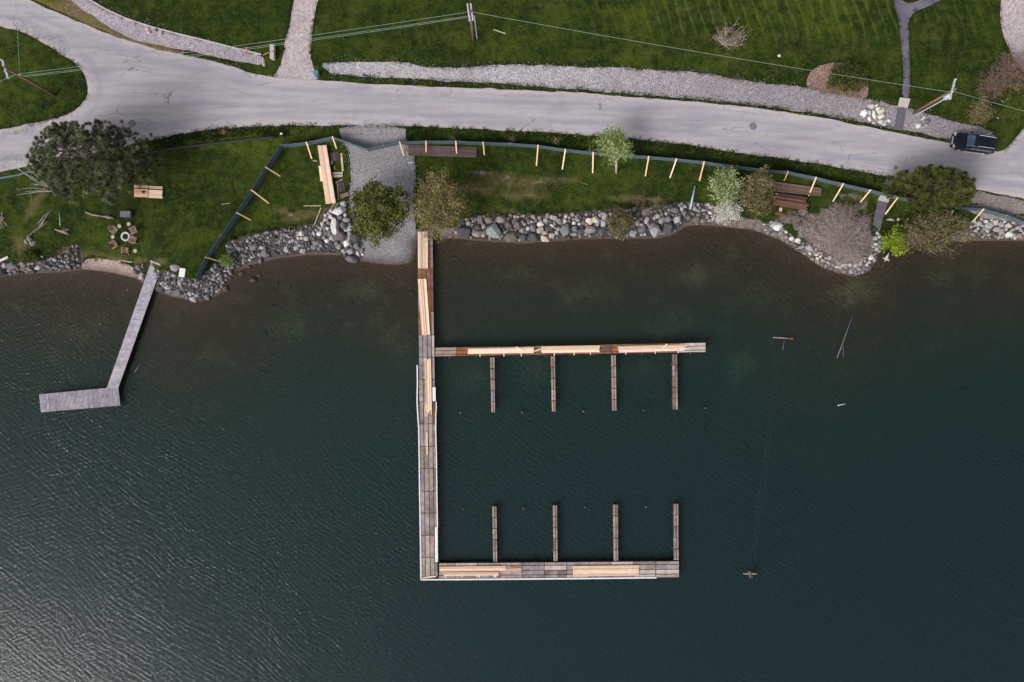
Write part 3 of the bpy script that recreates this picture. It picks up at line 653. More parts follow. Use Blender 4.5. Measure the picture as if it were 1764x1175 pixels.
# ------------------------------------------------------------------ timber
def boards(name, label, c, n, z0, layers, cols, along='v', thick=.05, jit=.25, group=None, mat='board', cat='lumber', gap=.012, partname='board'):
    """a stack of boards on quad c (photo pixels TL TR BR BL); boards run along v (TL->BL) or u"""
    base = P(*lerp2(c, .5, .5), z0); t = thing(name, label, cat, (base.x, base.y, z0), group)
    for l in range(layers):
        for i in range(n):
            if l == layers - 1 and n > 3 and random.random() < .08: continue
            a, b = i / n, (i + 1) / n; z = z0 + l * thick
            e0, e1 = random.uniform(-.02, .02) * jit, 1 + random.uniform(-.05, .05) * jit
            m = slab(c, a, b, e0, e1, z + .001, z + thick - .004 + random.uniform(0, .003)) if along == 'v' else slab(c, e0, e1, a, b, z + .001, z + thick - .004)
            A = np.array(m.v); ce = A.mean(0); q0, q1 = (lerp2(c, 0, .5), lerp2(c, 1, .5)) if along == 'v' else (lerp2(c, .5, 0), lerp2(c, .5, 1))
            dv = np.array(P(*q1, z) - P(*q0, z)); dv /= np.linalg.norm(dv)
            A = A - np.outer(np.sign((A - ce) @ dv) * gap, dv); m.v = [tuple(q) for q in A]
            m.build(partname, mat, t, vary(random.choice(cols), .09))
    return t
FRESH = [S(236, 210, 186), S(226, 194, 166), S(242, 220, 200), S(216, 182, 152), S(232, 204, 180), S(204, 170, 142)]
TOP = DZ + .012
boards('lumber_stack', 'wide bundle of fresh boards at the landward end of the dock walkway', [(719.8, 399), (737, 399), (737.2, 462), (720, 462)], 8, TOP, 3, FRESH)
boards('lumber_stack', 'bundle of fresh boards lying skewed on the rusty walkway', [(719.2, 481), (734, 480), (741, 577), (727, 577)], 7, TOP, 2, FRESH)
boards('lumber_stack', 'long narrow bundle of boards on the walkway below the upper cross arm', [(731.8, 619), (742.2, 618), (744.4, 716), (733.4, 700)], 5, TOP, 2, FRESH, jit=1.2)
boards('lumber_stack', 'short pair of boards beside the long narrow bundle', [(730.6, 700.5), (736.8, 701), (737.2, 717), (732, 717)], 3, TOP, 1, FRESH)
boards('lumber_plank', 'single loose board lying midway along the grey walkway', [(733.4, 743.5), (736.6, 743.5), (737.4, 784), (734.4, 784)], 2, TOP, 1, FRESH)
boards('lumber_stack', 'bundle of boards on the rusty cross arm nearest the walkway', [(806, 600.3), (919, 597.5), (919, 608), (805.8, 610)], 5, TOP, 2, FRESH, 'u')
boards('lumber_stack', 'middle bundle of boards on the rusty cross arm', [(933, 597), (1033, 594.8), (1032, 606.5), (933, 608.3)], 5, TOP, 2, FRESH, 'u')
boards('lumber_stack', 'bundle of boards toward the free end of the rusty cross arm', [(1066, 596.2), (1181, 593), (1182, 604), (1066, 607.5)], 5, TOP, 2, FRESH, 'u', jit=.6)
boards('lumber_stack', 'long bundle on the outer cross arm by the corner, inner row', [(756.6, 976), (869.5, 975), (869.5, 984), (758, 984.5)], 4, TOP, 2, FRESH, 'u', jit=.5)
boards('lumber_stack', 'pale bundle on the outer cross arm along its white edge board', [(763.4, 985.4), (860, 985), (859.6, 991.5), (764, 992)], 3, TOP, 2, FRESH, 'u')
boards('lumber_stack', 'short leftover boards beside the long bundle on the outer cross arm', [(871.5, 979.5), (898.5, 979), (898.8, 983.6), (872, 984)], 2, TOP, 1, FRESH, 'u')
boards('lumber_stack', 'broad bundle of boards toward the free end of the outer cross arm', [(987, 975), (1100.6, 973.8), (1100.4, 991.5), (988, 993)], 8, TOP, 2, FRESH, 'u', jit=.3)
def stick(name, label, a, b, w, z, colr, cat, mat='board', t=.045, group=None):
    pa, pb = P(*a, z), P(*b, z)
    o = MB().beam(pa, pb, w, t).build(name, mat, None, colr); return tag(o, label, cat, group)
for a, b, zz, wh_ in [((889, 598), (904, 604), TOP + .13, 'on top of the bundle nearest the walkway'), ((921, 605), (932, 601), TOP + .04, 'bridging two bundles on the rusty cross arm'), ((1138, 604), (1149, 592.5), TOP + .13, 'slanting over the end bundle on the rusty cross arm'), ((728, 995.4), (751, 992.8), TOP + .03, 'in the outer corner of the dock')]:
    stick('loose_board', 'thin offcut board ' + wh_, a, b, .14, zz, vary(FRESH[0], .05), 'board', group='loose offcuts on the dock')
for x, y in [(827, 611.5), (868, 611), (955, 610.2), (989, 609.2), (1017, 608.4), (1078, 607.5), (1129, 606.6), (1168, 605.6), (898, 611)]:
    stick('bearer_block', 'pale bearer stick poking out from under the boards', (x, y - 3), (x, y + 3), .09, TOP + .02, vary(FRESH[2], .05), 'stick', group='bearer sticks under the dock lumber')
for x in (768, 796, 822, 826, 851, 854):
    stick('bearer_block', 'pale bearer stick poking out along the outer cross arm', (x, 990), (x, 995), .09, TOP + .02, vary(FRESH[2], .05), 'stick', group='bearer sticks on the outer arm')
# timber on the lawn
def gz(px, py): return G(px, py).z
q = [(546.8, 251), (562, 250), (578.3, 348), (561.3, 350)]
boards('lumber_stack', 'tall stack of long fresh boards on the lawn inside the fence', q, 7, gz(562, 300) + .08, 8, FRESH, jit=.4)
boards('lumber_stack', 'two loose boards beside the tall stack on the fenced lawn', [(548.5, 286), (552, 286), (556, 312), (552, 312)], 2, gz(552, 300) + .06, 1, FRESH)
for q, cols, lb in [([(231, 325), (255, 326), (254.5, 336), (231, 335.5)], [S(216, 176, 148), S(206, 166, 140)], 'reddish bundle of short boards under the big pine'),
                    ([(256.2, 326.4), (280, 327.8), (279, 339.5), (256, 338.5)], FRESH, 'pale bundle of short boards beside the reddish bundle')]:
    boards('lumber_bundle', lb, q, 5, gz(250, 332) + .08, 5, cols, 'u')
    for dy0, dy1, kk in ((-6.5, -1.5, 'upper'), (10.2, 14.2, 'lower')):
        boards('lumber_bundle', lb.replace('bundle of short boards', 'low row of boards on the %s side,' % ('road' if kk == 'upper' else 'lake')), [(q[0][0], q[0][1] + dy0), (q[1][0], q[1][1] + dy0), (q[1][0], q[1][1] + dy1), (q[0][0], q[0][1] + dy1)], 2, gz(250, 332) + .05, 2, cols, 'u')
OLD = [S(124, 108, 106), S(110, 96, 96), S(134, 116, 110), S(104, 88, 86)]
for i, q in enumerate([[(704, 249.5), (743, 251), (742.5, 269), (703.5, 268)], [(743.5, 251), (789, 252.4), (788.5, 270.4), (743, 269)], [(789.5, 252.4), (821.5, 253.4), (821, 271.2), (789, 270.4)]]):
    boards('deck_section', ['old grey deck section beside the boat ramp', 'old grey deck section between its two neighbours along the fence', 'old grey deck section farthest from the boat ramp'][i], q, 4, gz(760, 262) + .1, 2, OLD, 'u', .09, group='old deck sections along the fence', mat='old_wood', cat='deck section', jit=.1, partname='plank')
boards('deck_section', 'brown weathered deck section above the rusty beams', [(1336, 313), (1416, 324), (1414, 338), (1334, 330)], 5, gz(1375, 326) + .1, 2, [S(132, 106, 92), S(118, 94, 84), S(142, 120, 108)], 'u', .09, mat='old_wood', cat='deck section', jit=.1, partname='plank')
boards('beam_pile', 'pile of rusty red brown beams beside the soil mound', [(1337, 332), (1394, 340), (1387, 361), (1330, 353)], 7, gz(1362, 347) + .05, 2, [S(108, 72, 60), S(86, 58, 52), S(122, 84, 70), S(72, 50, 46)], 'u', .16, mat='rust', cat='beams', jit=1.6, gap=.035, partname='beam')
stick('timber_offcut', 'short rusty plank near the rusty beam pile', (1336, 367), (1352, 371), .3, gz(1344, 369) + .05, S(130, 86, 62), 'timber', 'rust', .1)
stick('timber_offcut', 'small pale block standing below the rusty beam pile', (1345, 358), (1344.6, 364), .28, gz(1345, 361) + .06, S(206, 186, 160), 'timber', 'board', .12)
DK = [S(92, 78, 78), S(80, 68, 70), S(104, 90, 88)]
boards('plank_pile', 'small dark plank pile beside the tall lumber stack', [(567, 263), (585, 262), (585, 276), (568, 277)], 7, gz(576, 270) + .03, 2, DK, 'v', .05, mat='old_wood', cat='planks', partname='plank')
boards('plank_pile', 'short pale and brown boards beside the boat ramp', [(572, 297), (589, 296), (589.5, 305), (573, 306)], 5, gz(580, 301) + .03, 2, [S(206, 186, 172), S(130, 108, 98), S(220, 206, 196)], 'u', .05, mat='old_wood', cat='planks', jit=1.5, partname='plank')
boards('plank_pile', 'dark planks lying lengthwise along the boat ramp edge', [(581, 312), (591, 311), (594, 330), (584, 331)], 5, gz(588, 321) + .03, 2, DK, 'v', .05, mat='old_wood', cat='planks', partname='plank')
boards('plank_pile', 'pinkish brown boards above the boulder heap', [(585, 335), (600, 331), (601, 337), (587, 342)], 3, gz(592, 337) + .03, 1, [S(160, 132, 122), S(120, 96, 90)], 'u', .05, mat='old_wood', cat='planks', partname='plank')
LS = [((587.8, 264), (590.6, 295), .2, FRESH[1]), ((581, 316), (583, 344), .12, S(170, 150, 110)), ((578, 315), (590, 309), .12, S(196, 180, 160)), ((577, 350), (558, 376), .13, S(176, 156, 134)), ((582, 350), (562, 382), .1, S(160, 146, 132)),
      ((560, 374), (551, 400), .16, S(186, 180, 178)), ((569, 368), (562, 381), .1, S(170, 160, 150)), ((557, 390), (559.5, 406), .1, S(190, 170, 140)), ((560, 391), (574, 415), .16, S(196, 180, 158)),
      ((523, 354.7), (553.5, 354.5), .1, S(190, 180, 140)), ((553, 358), (541.5, 387.5), .14, S(180, 166, 140)), ((539, 277), (546, 277.5), .1, S(170, 190, 180)), ((591, 315), (593, 328), .12, S(180, 170, 170)), ((576, 286), (577, 292), .12, S(190, 160, 80)),
      ((571, 276), (572, 283), .14, S(200, 200, 200)), ((381, 352), (397, 350), .08, S(150, 150, 120)), ((703, 280), (714, 281), .12, S(224, 224, 228)), ((697, 254), (704, 270), .1, S(180, 180, 184)),
      ((998, 313), (1012, 318), .1, S(120, 100, 80)), ((850, 51), (871, 58), .1, S(190, 180, 160)), ((228, 452), (205, 448), .12, S(200, 190, 180))]
LSL = ['single fresh plank beside the dark plank pile', 'thin lath between lumber stack and dark planks', 'short pale stick across the end of the dark planks', 'longest brown stick leaning from the lumber stack toward the boulders', 'thin grey stick beside the longest brown stick', 'grey white batten in the stick heap above the boulders', 'short stick between the battens above the boulders', 'small yellowish stick below the grey white batten', 'pale batten pointing into the small grey stones',
       'thin lath lying square to the lumber stack on the worn grass', 'lath lying slantwise below the square laid lath', 'tiny greenish stick touching the lumber stack', 'thin grey lath beside the dark planks at the ramp', 'tiny yellow stick near the short pale boards', 'tiny white stick near the dark plank pile', 'small lone twig on the open lawn outside the fence', 'white batten at the edge of the boat ramp', 'grey stake leaning at the old deck section',
       'small brown twig on the middle lawn', 'pale plank on the upper lawn beside the dark pole', 'pale stick on the pebble beach']
for (a, b, w, cc), lb_ in zip(LS, LSL):
    zz = max(gz(*a), gz(*b), gz((a[0] + b[0]) / 2, (a[1] + b[1]) / 2)) + .03
    stick('loose_stick', lb_, a, b, w, zz, cc, 'stick', 'old_wood', .05, 'loose sticks scattered on the ground')

# ------------------------------------------------------------------ construction fence
FT = [(334.7, 481), (353.5, 443), (380, 405.5), (406.9, 366), (432.4, 327), (457, 287.7), (482.6, 249.4), (527.7, 244.6), (572.5, 235), (602, 245.5), (631, 256), (660, 250), (688, 244), (734, 242.6), (785, 242.6), (832, 244.7), (879.6, 246.4),
      (926.8, 249.8), (974, 256.6), (1021.8, 261.7), (1070, 265.5), (1117.6, 269), (1165.6, 273), (1213, 278), (1261, 284.7), (1309, 290.6), (1357.5, 295), (1406, 305), (1453, 316), (1499.5, 326.6), (1548, 338), (1597, 348), (1645, 356), (1694.7, 359.6), (1736, 370.7), (1768, 383), (1810, 398)]
FH = 1.35
ftop = [G(a, b, FH) for a, b in FT]
fence = thing('construction_fence', 'long blue grey fabric construction fence on braced wooden posts', 'fence', (ftop[13].x, ftop[13].y, ftop[13].z - FH))
for i in range(len(ftop) - 1):
    a, b = ftop[i], ftop[i + 1]; n = 7; d = (b - a); nr = Vector((-d.y, d.x, 0)).normalized(); vs = []; fs = []
    for j in range(n):
        t = j / (n - 1); p = a.lerp(b, t); sag = math.sin(math.pi * t)
        zt = p.z - .05 * sag; zb = hz(p.x, p.y) - .03
        for kz in range(4):
            w_ = (zb + (zt - zb) * kz / 3); bul = math.sin(math.pi * kz / 3) * .07 * sag * random.uniform(.4, 1.3)
            vs += [tuple(Vector((p.x, p.y, w_)) + nr * (bul + .007)), tuple(Vector((p.x, p.y, w_)) + nr * (bul - .007))]
    for j in range(n - 1):
        for kz in range(3):
            q0 = (j * 4 + kz) * 2; q1 = q0 + 8
            fs += [(q0, q1, q1 + 2, q0 + 2), (q0 + 1, q0 + 3, q1 + 3, q1 + 1)]
        q0 = (j * 4 + 3) * 2; fs.append((q0, q0 + 8, q0 + 9, q0 + 1))
    MB().add(vs, fs).build('fabric_panel', 'fabric', fence, None, True)
for p in ftop:
    zb = hz(p.x, p.y); MB().box((p.x, p.y, zb - .15), .07, .07, p.z - zb + .2).build('post', 'old_wood', fence, S(176, 160, 140))
for a, b in [((457, 287.7), (482.6, 303.6)), ((432.4, 327), (463.5, 350.6)), ((406.9, 366), (432, 379.4)), ((353.5, 443), (380, 451)), ((527.7, 244.6), (537, 273.5)), ((572.5, 235), (579.7, 256)), ((688, 244), (696, 269)), ((734, 242.6), (734, 266.5)),
             ((785, 242.6), (787, 268.5)), ((832, 244.7), (834.5, 267)), ((926.8, 249.8), (924, 286)), ((974, 256.6), (968.6, 292)), ((1021.8, 261.7), (1021, 298)), ((1117.6, 269), (1111.6, 303.5)), ((1165.6, 273), (1154, 306.5)), ((1213, 278), (1205, 311.5)),
             ((1261, 284.7), (1255, 301)), ((1357.5, 295), (1351, 311)), ((1406, 305), (1393, 337.5)), ((1453, 316), (1435, 347)), ((1499.8, 327), (1482, 348.5)), ((1548, 338), (1525, 369)), ((1645, 356), (1634, 380)), ((1694.7, 359.6), (1673, 385))]:
    pa = G(a[0], a[1], FH); pa.z += .04; pb = G(*b); pb.z += -.02
    MB().beam(pa, pb, .13, .06).build('brace', 'board', fence, vary(random.choice([S(238, 200, 156), S(244, 212, 176)]), .04))

# ------------------------------------------------------------------ stones
TONE = {'dark': S(76, 76, 80), 'grey': S(114, 112, 116), 'light': S(166, 163, 166), 'white': S(214, 211, 211), 'cream': S(200, 191, 181), 'tan': S(142, 132, 127), 'pink': S(168, 156, 151), 'brown': S(112, 102, 100), 'blue': S(148, 152, 155)}
def stone_mesh(i):
    r = np.random.default_rng(100 + i); n = 17; pts = []
    ga = math.pi * (3 - 5 ** .5)
    for j in range(n):
        zz = 1 - 2 * (j + .5) / n; rr = math.sqrt(1 - zz * zz); a_ = ga * j + r.uniform(-.35, .35)
        pts.append(Vector((math.cos(a_) * rr, math.sin(a_) * rr, zz)) * r.uniform(.80, 1.08))
    for _ in range(7):      # knock flat faces off
        nn = Vector(r.normal(size=3)).normalized(); d = r.uniform(.52, .8)
        pts = [p - nn * max(0, p.dot(nn) - d) for p in pts]
    import bmesh
    bm = bmesh.new(); vv = [bm.verts.new(p) for p in pts]
    bmesh.ops.convex_hull(bm, input=vv); bmesh.ops.delete(bm, geom=[v_ for v_ in bm.verts if not v_.link_faces], context='VERTS')
    A = np.array([v_.co[:] for v_ in bm.verts]); lo, hi = A.min(0), A.max(0)
    for v_ in bm.verts: v_.co = Vector(((v_.co[q_] - (lo[q_] + hi[q_]) / 2) / (hi[q_] - lo[q_]) for q_ in range(3)))
    me = bpy.data.meshes.new('stone'); bm.to_mesh(me); bm.free(); me.materials.append(M['stone']); return me
SM = [stone_mesh(i) for i in range(16)]
def put_stone(px, py, w, h, tone, parent=None, rot=None, name='stone', z=None, hgt=None, sink=.3):
    p = G(px, py) if z is None else P(px, py, z); k_ = (H - p.z) / F
    o = bpy.data.objects.new(name, random.choice(SM)); hh = (hgt or .78 * min(w, h) * k_)
    zz = max(p.z, -.12) if z is None else z
    o.scale = (w * k_, h * k_, hh); o.rotation_euler = (random.uniform(-.12, .12), random.uniform(-.12, .12), random.uniform(-.4, .4) if rot is None else rot)
    o.color = vary(TONE[tone] if isinstance(tone, str) else tone, .12)
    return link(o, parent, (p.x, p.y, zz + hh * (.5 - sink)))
def zl(ox, oy, s_, L):
    return [(ox + a / s_, oy + b / s_, c / s_, d / s_, t) for a, b, c, d, t in L]
MID = zl(780, 220, 5.873, [(110, 1055, 140, 130, 'dark'), (245, 1075, 110, 70, 'tan'), (160, 970, 60, 60, 'light'), (275, 935, 75, 85, 'grey'), (365, 935, 110, 80, 'tan'), (485, 930, 115, 85, 'tan'), (420, 1045, 175, 145, 'blue'), (245, 1010, 100, 60, 'dark'), (590, 1105, 160, 115, 'brown'), (655, 990, 105, 95, 'brown'), (715, 1110, 95, 90, 'dark'), (815, 1105, 115, 95, 'dark'), (930, 1125, 115, 75, 'cream'), (700, 1035, 70, 70, 'tan'), (880, 1035, 80, 70, 'pink'), (885, 972, 80, 60, 'cream'), (940, 935, 55, 60, 'light'), (1015, 910, 80, 55, 'light'), (1135, 1035, 115, 135, 'grey'), (1125, 950, 65, 55, 'cream'), (1000, 1090, 65, 65, 'pink'), (930, 1065, 75, 50, 'pink'), (810, 1015, 65, 95, 'grey'), (760, 1020, 50, 50, 'cream'), (1075, 945, 90, 65, 'tan'), (1000, 995, 55, 45, 'white'), (1230, 1020, 75, 65, 'grey'), (1295, 1050, 75, 65, 'dark'), (1385, 1030, 120, 90, 'pink'), (1380, 945, 95, 70, 'cream'), (1445, 930, 95, 75, 'cream'), (1510, 1045, 90, 90, 'dark'), (1540, 895, 75, 80, 'light'), (1525, 970, 65, 80, 'light'), (1585, 1060, 75, 55, 'grey'), (1225, 965, 45, 45, 'white'), (1280, 970, 45, 40, 'cream'), (970, 1020, 80, 60, 'dark'), (560, 985, 85, 85, 'brown'), (880, 910, 50, 50, 'tan'), (800, 950, 50, 40, 'light'), (840, 940, 40, 45, 'tan'), (1050, 1060, 45, 55, 'light'), (1225, 1080, 80, 35, 'light'), (1140, 900, 35, 45, 'white'), (1180, 910, 45, 35, 'tan')])
MID += zl(980, 220, 5.873, [(700, 870, 65, 75, 'dark'), (775, 850, 95, 85, 'brown'), (735, 1030, 95, 75, 'grey'), (785, 940, 50, 80, 'light'), (860, 1030, 125, 170, 'light'), (1010, 1010, 135, 115, 'dark'), (935, 940, 65, 65, 'light'), (1000, 920, 80, 80, 'grey'), (900, 895, 65, 50, 'cream'), (1090, 930, 85, 85, 'light'), (1060, 835, 100, 65, 'grey'), (1140, 825, 35, 45, 'white'), (690, 960, 55, 75, 'light'), (645, 1070, 75, 75, 'light'), (1310, 840, 50, 35, 'light'), (1310, 880, 65, 45, 'grey'), (1270, 815, 45, 65, 'light'), (1360, 835, 50, 30, 'light'), (1370, 870, 55, 35, 'grey'), (1290, 930, 95, 75, 'brown'), (1290, 970, 45, 30, 'white'), (1170, 800, 45, 40, 'light'), (1435, 805, 50, 45, 'light'), (1430, 860, 55, 45, 'cream'), (865, 915, 40, 40, 'light'), (735, 920, 55, 40, 'grey'), (735, 985, 55, 40, 'light'), (1165, 860, 60, 75, 'grey')])
PILE = zl(500, 300, 5.873, [(490, 375, 155, 95, 'white'), (500, 440, 75, 55, 'grey'), (450, 535, 90, 170, 'white'), (540, 520, 90, 75, 'grey'), (570, 460, 85, 65, 'light'), (575, 700, 85, 80, 'white'), (610, 780, 85, 75, 'light'), (620, 860, 145, 85, 'grey'), (520, 630, 130, 100, 'brown'), (660, 640, 115, 115, 'dark'), (670, 730, 75, 85, 'grey'), (495, 735, 55, 65, 'tan'), (600, 600, 55, 75, 'light'), (540, 780, 65, 50, 'light'), (605, 550, 65, 65, 'light'), (415, 700, 65, 65, 'dark'), (510, 808, 32, 30, 'tan'), (730, 640, 80, 60, 'dark'), (540, 300, 70, 60, 'light'), (470, 700, 60, 60, 'grey'), (530, 330, 60, 40, 'light')])
POINT = zl(500, 300, 5.873, [(295, 605, 60, 50, 'white'), (375, 675, 60, 50, 'white'), (115, 600, 70, 65, 'cream'), (265, 700, 95, 65, 'grey'), (165, 650, 65, 55, 'light'), (60, 745, 55, 55, 'light'), (130, 775, 60, 60, 'light'), (240, 740, 65, 55, 'grey'), (310, 690, 50, 50, 'dark')])
POINT += zl(230, 340, 5.873, [(265, 925, 90, 70, 'dark'), (455, 965, 95, 70, 'grey'), (365, 950, 85, 50, 'grey'), (610, 1030, 85, 65, 'light'), (750, 1010, 65, 65, 'grey'), (345, 910, 65, 45, 'light'), (1330, 570, 95, 105, 'grey'), (1285, 640, 60, 85, 'grey'), (1220, 505, 105, 65, 'grey'), (1025, 650, 65, 65, 'dark'), (1030, 580, 60, 60, 'dark'), (1300, 505, 65, 45, 'light'), (1550, 530, 65, 65, 'light'), (1430, 565, 90, 50, 'dark'), (1120, 590, 80, 50, 'grey'), (990, 500, 60, 50, 'brown'), (50, 710, 70, 70, 'grey'), (95, 695, 45, 50, 'grey'), (85, 800, 80, 70, 'pink'), (20, 750, 60, 60, 'grey'), (290, 870, 45, 40, 'light'), (410, 790, 50, 40, 'light'), (640, 900, 50, 40, 'tan'), (840, 690, 60, 60, 'grey'), (800, 730, 50, 50, 'light')])
MND = zl(1300, 320, 7.342, [(270, 510, 150, 140, 'white'), (465, 670, 70, 70, 'white'), (545, 695, 90, 80, 'white'), (395, 585, 45, 45, 'white'), (690, 780, 115, 95, 'light'), (590, 775, 125, 50, 'light'), (390, 650, 65, 65, 'tan'), (330, 600, 65, 85, 'tan'), (720, 920, 65, 75, 'tan'), (795, 920, 60, 50, 'cream'), (860, 940, 75, 65, 'light'), (795, 965, 45, 40, 'white'), (945, 910, 65, 65, 'light'), (930, 970, 65, 45, 'light'), (1040, 1025, 45, 40, 'white'), (1025, 1075, 65, 40, 'light'), (1140, 1000, 115, 55, 'light'), (1215, 1080, 65, 80, 'light'), (1280, 1000, 65, 65, 'light'), (1335, 980, 65, 75, 'light'), (1320, 1050, 75, 65, 'tan'), (1465, 905, 85, 75, 'white'), (1390, 910, 55, 55, 'tan'), (1415, 1055, 35, 35, 'light'), (1130, 1080, 85, 55, 'tan'), (1270, 1075, 45, 40, 'tan'), (960, 1040, 55, 35, 'light'), (500, 745, 65, 45, 'grey'), (240, 600, 115, 65, 'grey'), (1575, 715, 55, 45, 'light'), (1490, 815, 55, 40, 'tan'), (450, 715, 40, 30, 'grey'), (150, 520, 60, 50, 'grey'), (610, 730, 60, 50, 'grey')])
RGT = zl(1464, 300, 5.873, [(1370, 478, 50, 45, 'white'), (1295, 500, 65, 65, 'light'), (1400, 520, 95, 75, 'light'), (1460, 490, 65, 65, 'cream'), (1525, 510, 75, 55, 'light'), (1600, 515, 65, 60, 'cream'), (1605, 605, 90, 70, 'white'), (1525, 580, 65, 85, 'tan'), (1710, 625, 95, 65, 'tan'), (1270, 570, 40, 40, 'light'), (1355, 550, 50, 45, 'light'), (1700, 540, 75, 45, 'light'), (1650, 560, 65, 35, 'light'), (1730, 570, 45, 35, 'light'), (1480, 560, 75, 55, 'light'), (1240, 610, 65, 45, 'tan'), (1330, 515, 45, 45, 'light'), (1300, 600, 60, 50, 'brown'), (1440, 600, 60, 45, 'dark')])
LEFT = zl(0, 340, 5.873, [(20, 760, 110, 110, 'dark'), (130, 690, 110, 80, 'grey'), (60, 690, 70, 60, 'pink'), (390, 710, 100, 60, 'light'), (490, 700, 80, 45, 'grey'), (570, 710, 70, 50, 'grey'), (740, 675, 80, 45, 'dark'), (630, 690, 70, 50, 'grey'), (300, 720, 70, 60, 'brown'), (560, 630, 50, 40, 'light'), (240, 720, 60, 60, 'brown'), (430, 600, 30, 25, 'white'), (690, 690, 50, 60, 'grey'), (800, 690, 50, 40, 'grey'), (90, 740, 45, 40, 'light')])
def rock_wall(label, big, polys, n, smin, smax, tones, loc, limit=300):
    """a bank of stones: the stones are its parts, the smallest are joined"""
    t = thing('rock_bank', label, 'rocks', G(*loc)); placed = []
    for x, y, w, h, tn in big:
        put_stone(x, y, w, h, tn, t); placed.append((x, y, max(w, h) * .5))
    extra = []
    for poly in polys:
        xs_ = [q[0] for q in poly]; ys_ = [q[1] for q in poly]; cand = 0
        PX = rng.uniform(min(xs_), max(xs_), n * 30); PY = rng.uniform(min(ys_), max(ys_), n * 30)
        ok = in_poly(PX, PY, poly); cnt = 0
        for x, y in zip(PX[ok], PY[ok]):
            r_ = random.uniform(smin, smax) * (.5 if cnt < n * .45 else .38)
            if all((x - a) ** 2 + (y - b) ** 2 > (r_ + c_ * .66) ** 2 for a, b, c_ in placed):
                placed.append((x, y, r_)); extra.append((x, y, r_)); cnt += 1
            if cnt >= n: break
    extra.sort(key=lambda e: -e[2])
    for i, (x, y, r_) in enumerate(extra):
        w, h = 2.25 * r_ * random.uniform(.85, 1.25), 2.1 * r_ * random.uniform(.75, 1.1)
        if len(big) + i < limit: put_stone(x, y, w, h, random.choice(tones), t, random.uniform(0, 3.1))
    small = [e for e in extra[max(0, limit - len(big)):]]
    # joined filler rubble between the stones
    vs = []; mb = MB()
    for poly in polys:
        xs_ = [q[0] for q in poly]; ys_ = [q[1] for q in poly]
        PX = rng.uniform(min(xs_), max(xs_), n * 8); PY = rng.uniform(min(ys_), max(ys_), n * 8); ok = in_poly(PX, PY, poly)
        small += [(x, y, random.uniform(.8, 1.6)) for x, y in zip(PX[ok], PY[ok])][:int(n * 1.5)]
    for x, y, r_ in small:
        p = G(x, y); k_ = (H - p.z) / F * r_ * 2; me_ = random.choice(SM); a_ = random.uniform(0, 3.1); co, si = math.cos(a_), math.sin(a_)
        mb.add([(p.x + k_ * (v_.co.x * co - v_.co.y * si * .8), p.y + k_ * (v_.co.x * si + v_.co.y * co * .8), max(p.z, -.12) + k_ * .6 * (v_.co.z + .15)) for v_ in me_.vertices], [tuple(f.vertices) for f in me_.polygons])
    o = mb.build('rubble', 'stone', t, S(104, 98, 100)); o['kind'] = 'stuff'
    return t
GT = ['dark', 'dark', 'grey', 'grey', 'light', 'tan', 'brown', 'pink', 'light']
rock_wall('bank of mixed boulders along the middle lawn', MID, [[(783, 400), (800, 377), (840, 372), (870, 370), (930, 371), (980, 369), (1030, 364), (1060, 362), (1100, 361), (1150, 354), (1180, 350), (1225, 352), (1268, 374), (1230, 383), (1185, 380), (1165, 396), (1135, 406), (1090, 408), (1000, 409), (950, 412), (900, 415), (850, 413), (800, 410)]], 240, 4.6, 9, GT, (1000, 390))
rock_wall('heap of large pale boulders beside the boat ramp', PILE, [[(562, 362), (585, 352), (600, 380), (622, 410), (626, 440), (600, 452), (585, 430), (568, 412), (550, 382)]], 70, 5, 10, ['light', 'grey', 'white', 'grey'], (590, 410))
rock_wall('curving bank of small grey stones from the plank dock to the boat ramp', POINT, [[(266, 466), (285, 468), (320, 482), (337, 482), (354, 472), (374, 457), (395, 440), (390, 420), (430, 406), (470, 399), (500, 393), (545, 388), (598, 402), (600, 436), (540, 433), (480, 440), (430, 449), (402, 466), (385, 497), (350, 515), (325, 513), (290, 500), (262, 490)]], 470, 4.4, 7.6, ['dark', 'dark', 'grey', 'grey', 'light', 'light', 'tan', 'brown'], (430, 430))
rock_wall('pale stones edging the soil mound at the waterline', MND, [[(1312, 388), (1330, 380), (1350, 396), (1385, 418), (1410, 432), (1440, 450), (1468, 456), (1492, 440), (1503, 425), (1510, 400), (1520, 415), (1510, 445), (1495, 466), (1470, 475), (1440, 468), (1410, 455), (1380, 434), (1350, 414), (1322, 402)]], 110, 4.5, 8.5, ['light', 'white', 'tan', 'grey', 'cream', 'light'], (1420, 440))
rock_wall('pale boulder bank below the brown gravel verge', RGT, [[(1672, 384), (1690, 377), (1720, 380), (1772, 388), (1772, 410), (1700, 410), (1674, 407)], [(1772, 386), (1820, 398), (1820, 416), (1772, 411)]], 80, 5, 10, ['light', 'white', 'tan', 'cream', 'grey', 'brown'], (1720, 395))
rock_wall('low bank of brown and grey stones on the shore past the driftwood poles', LEFT, [[(-40, 455), (0, 456), (30, 455), (70, 452), (100, 440), (122, 425), (134, 424), (136, 445), (140, 463), (60, 467), (0, 475), (-40, 478)]], 95, 4, 8.5, ['dark', 'grey', 'brown', 'tan', 'light'], (70, 455))
CL = zl(1464, 180, 5.873, [(210, 15, 70, 65, 'cream'), (265, 10, 40, 28, 'light'), (135, 90, 75, 75, 'white'), (190, 80, 48, 48, 'light'), (280, 45, 42, 42, 'cream'), (310, 75, 78, 58, 'cream'), (240, 90, 42, 62, 'light'), (195, 145, 34, 52, 'cream'), (250, 125, 38, 48, 'light'), (310, 125, 72, 52, 'cream'), (305, 180, 62, 52, 'light'), (345, 203, 42, 38, 'light'), (390, 165, 38, 40, 'light'), (352, 180, 36, 26, 'white'), (238, 188, 30, 22, 'light'), (340, 40, 42, 32, 'tan')])
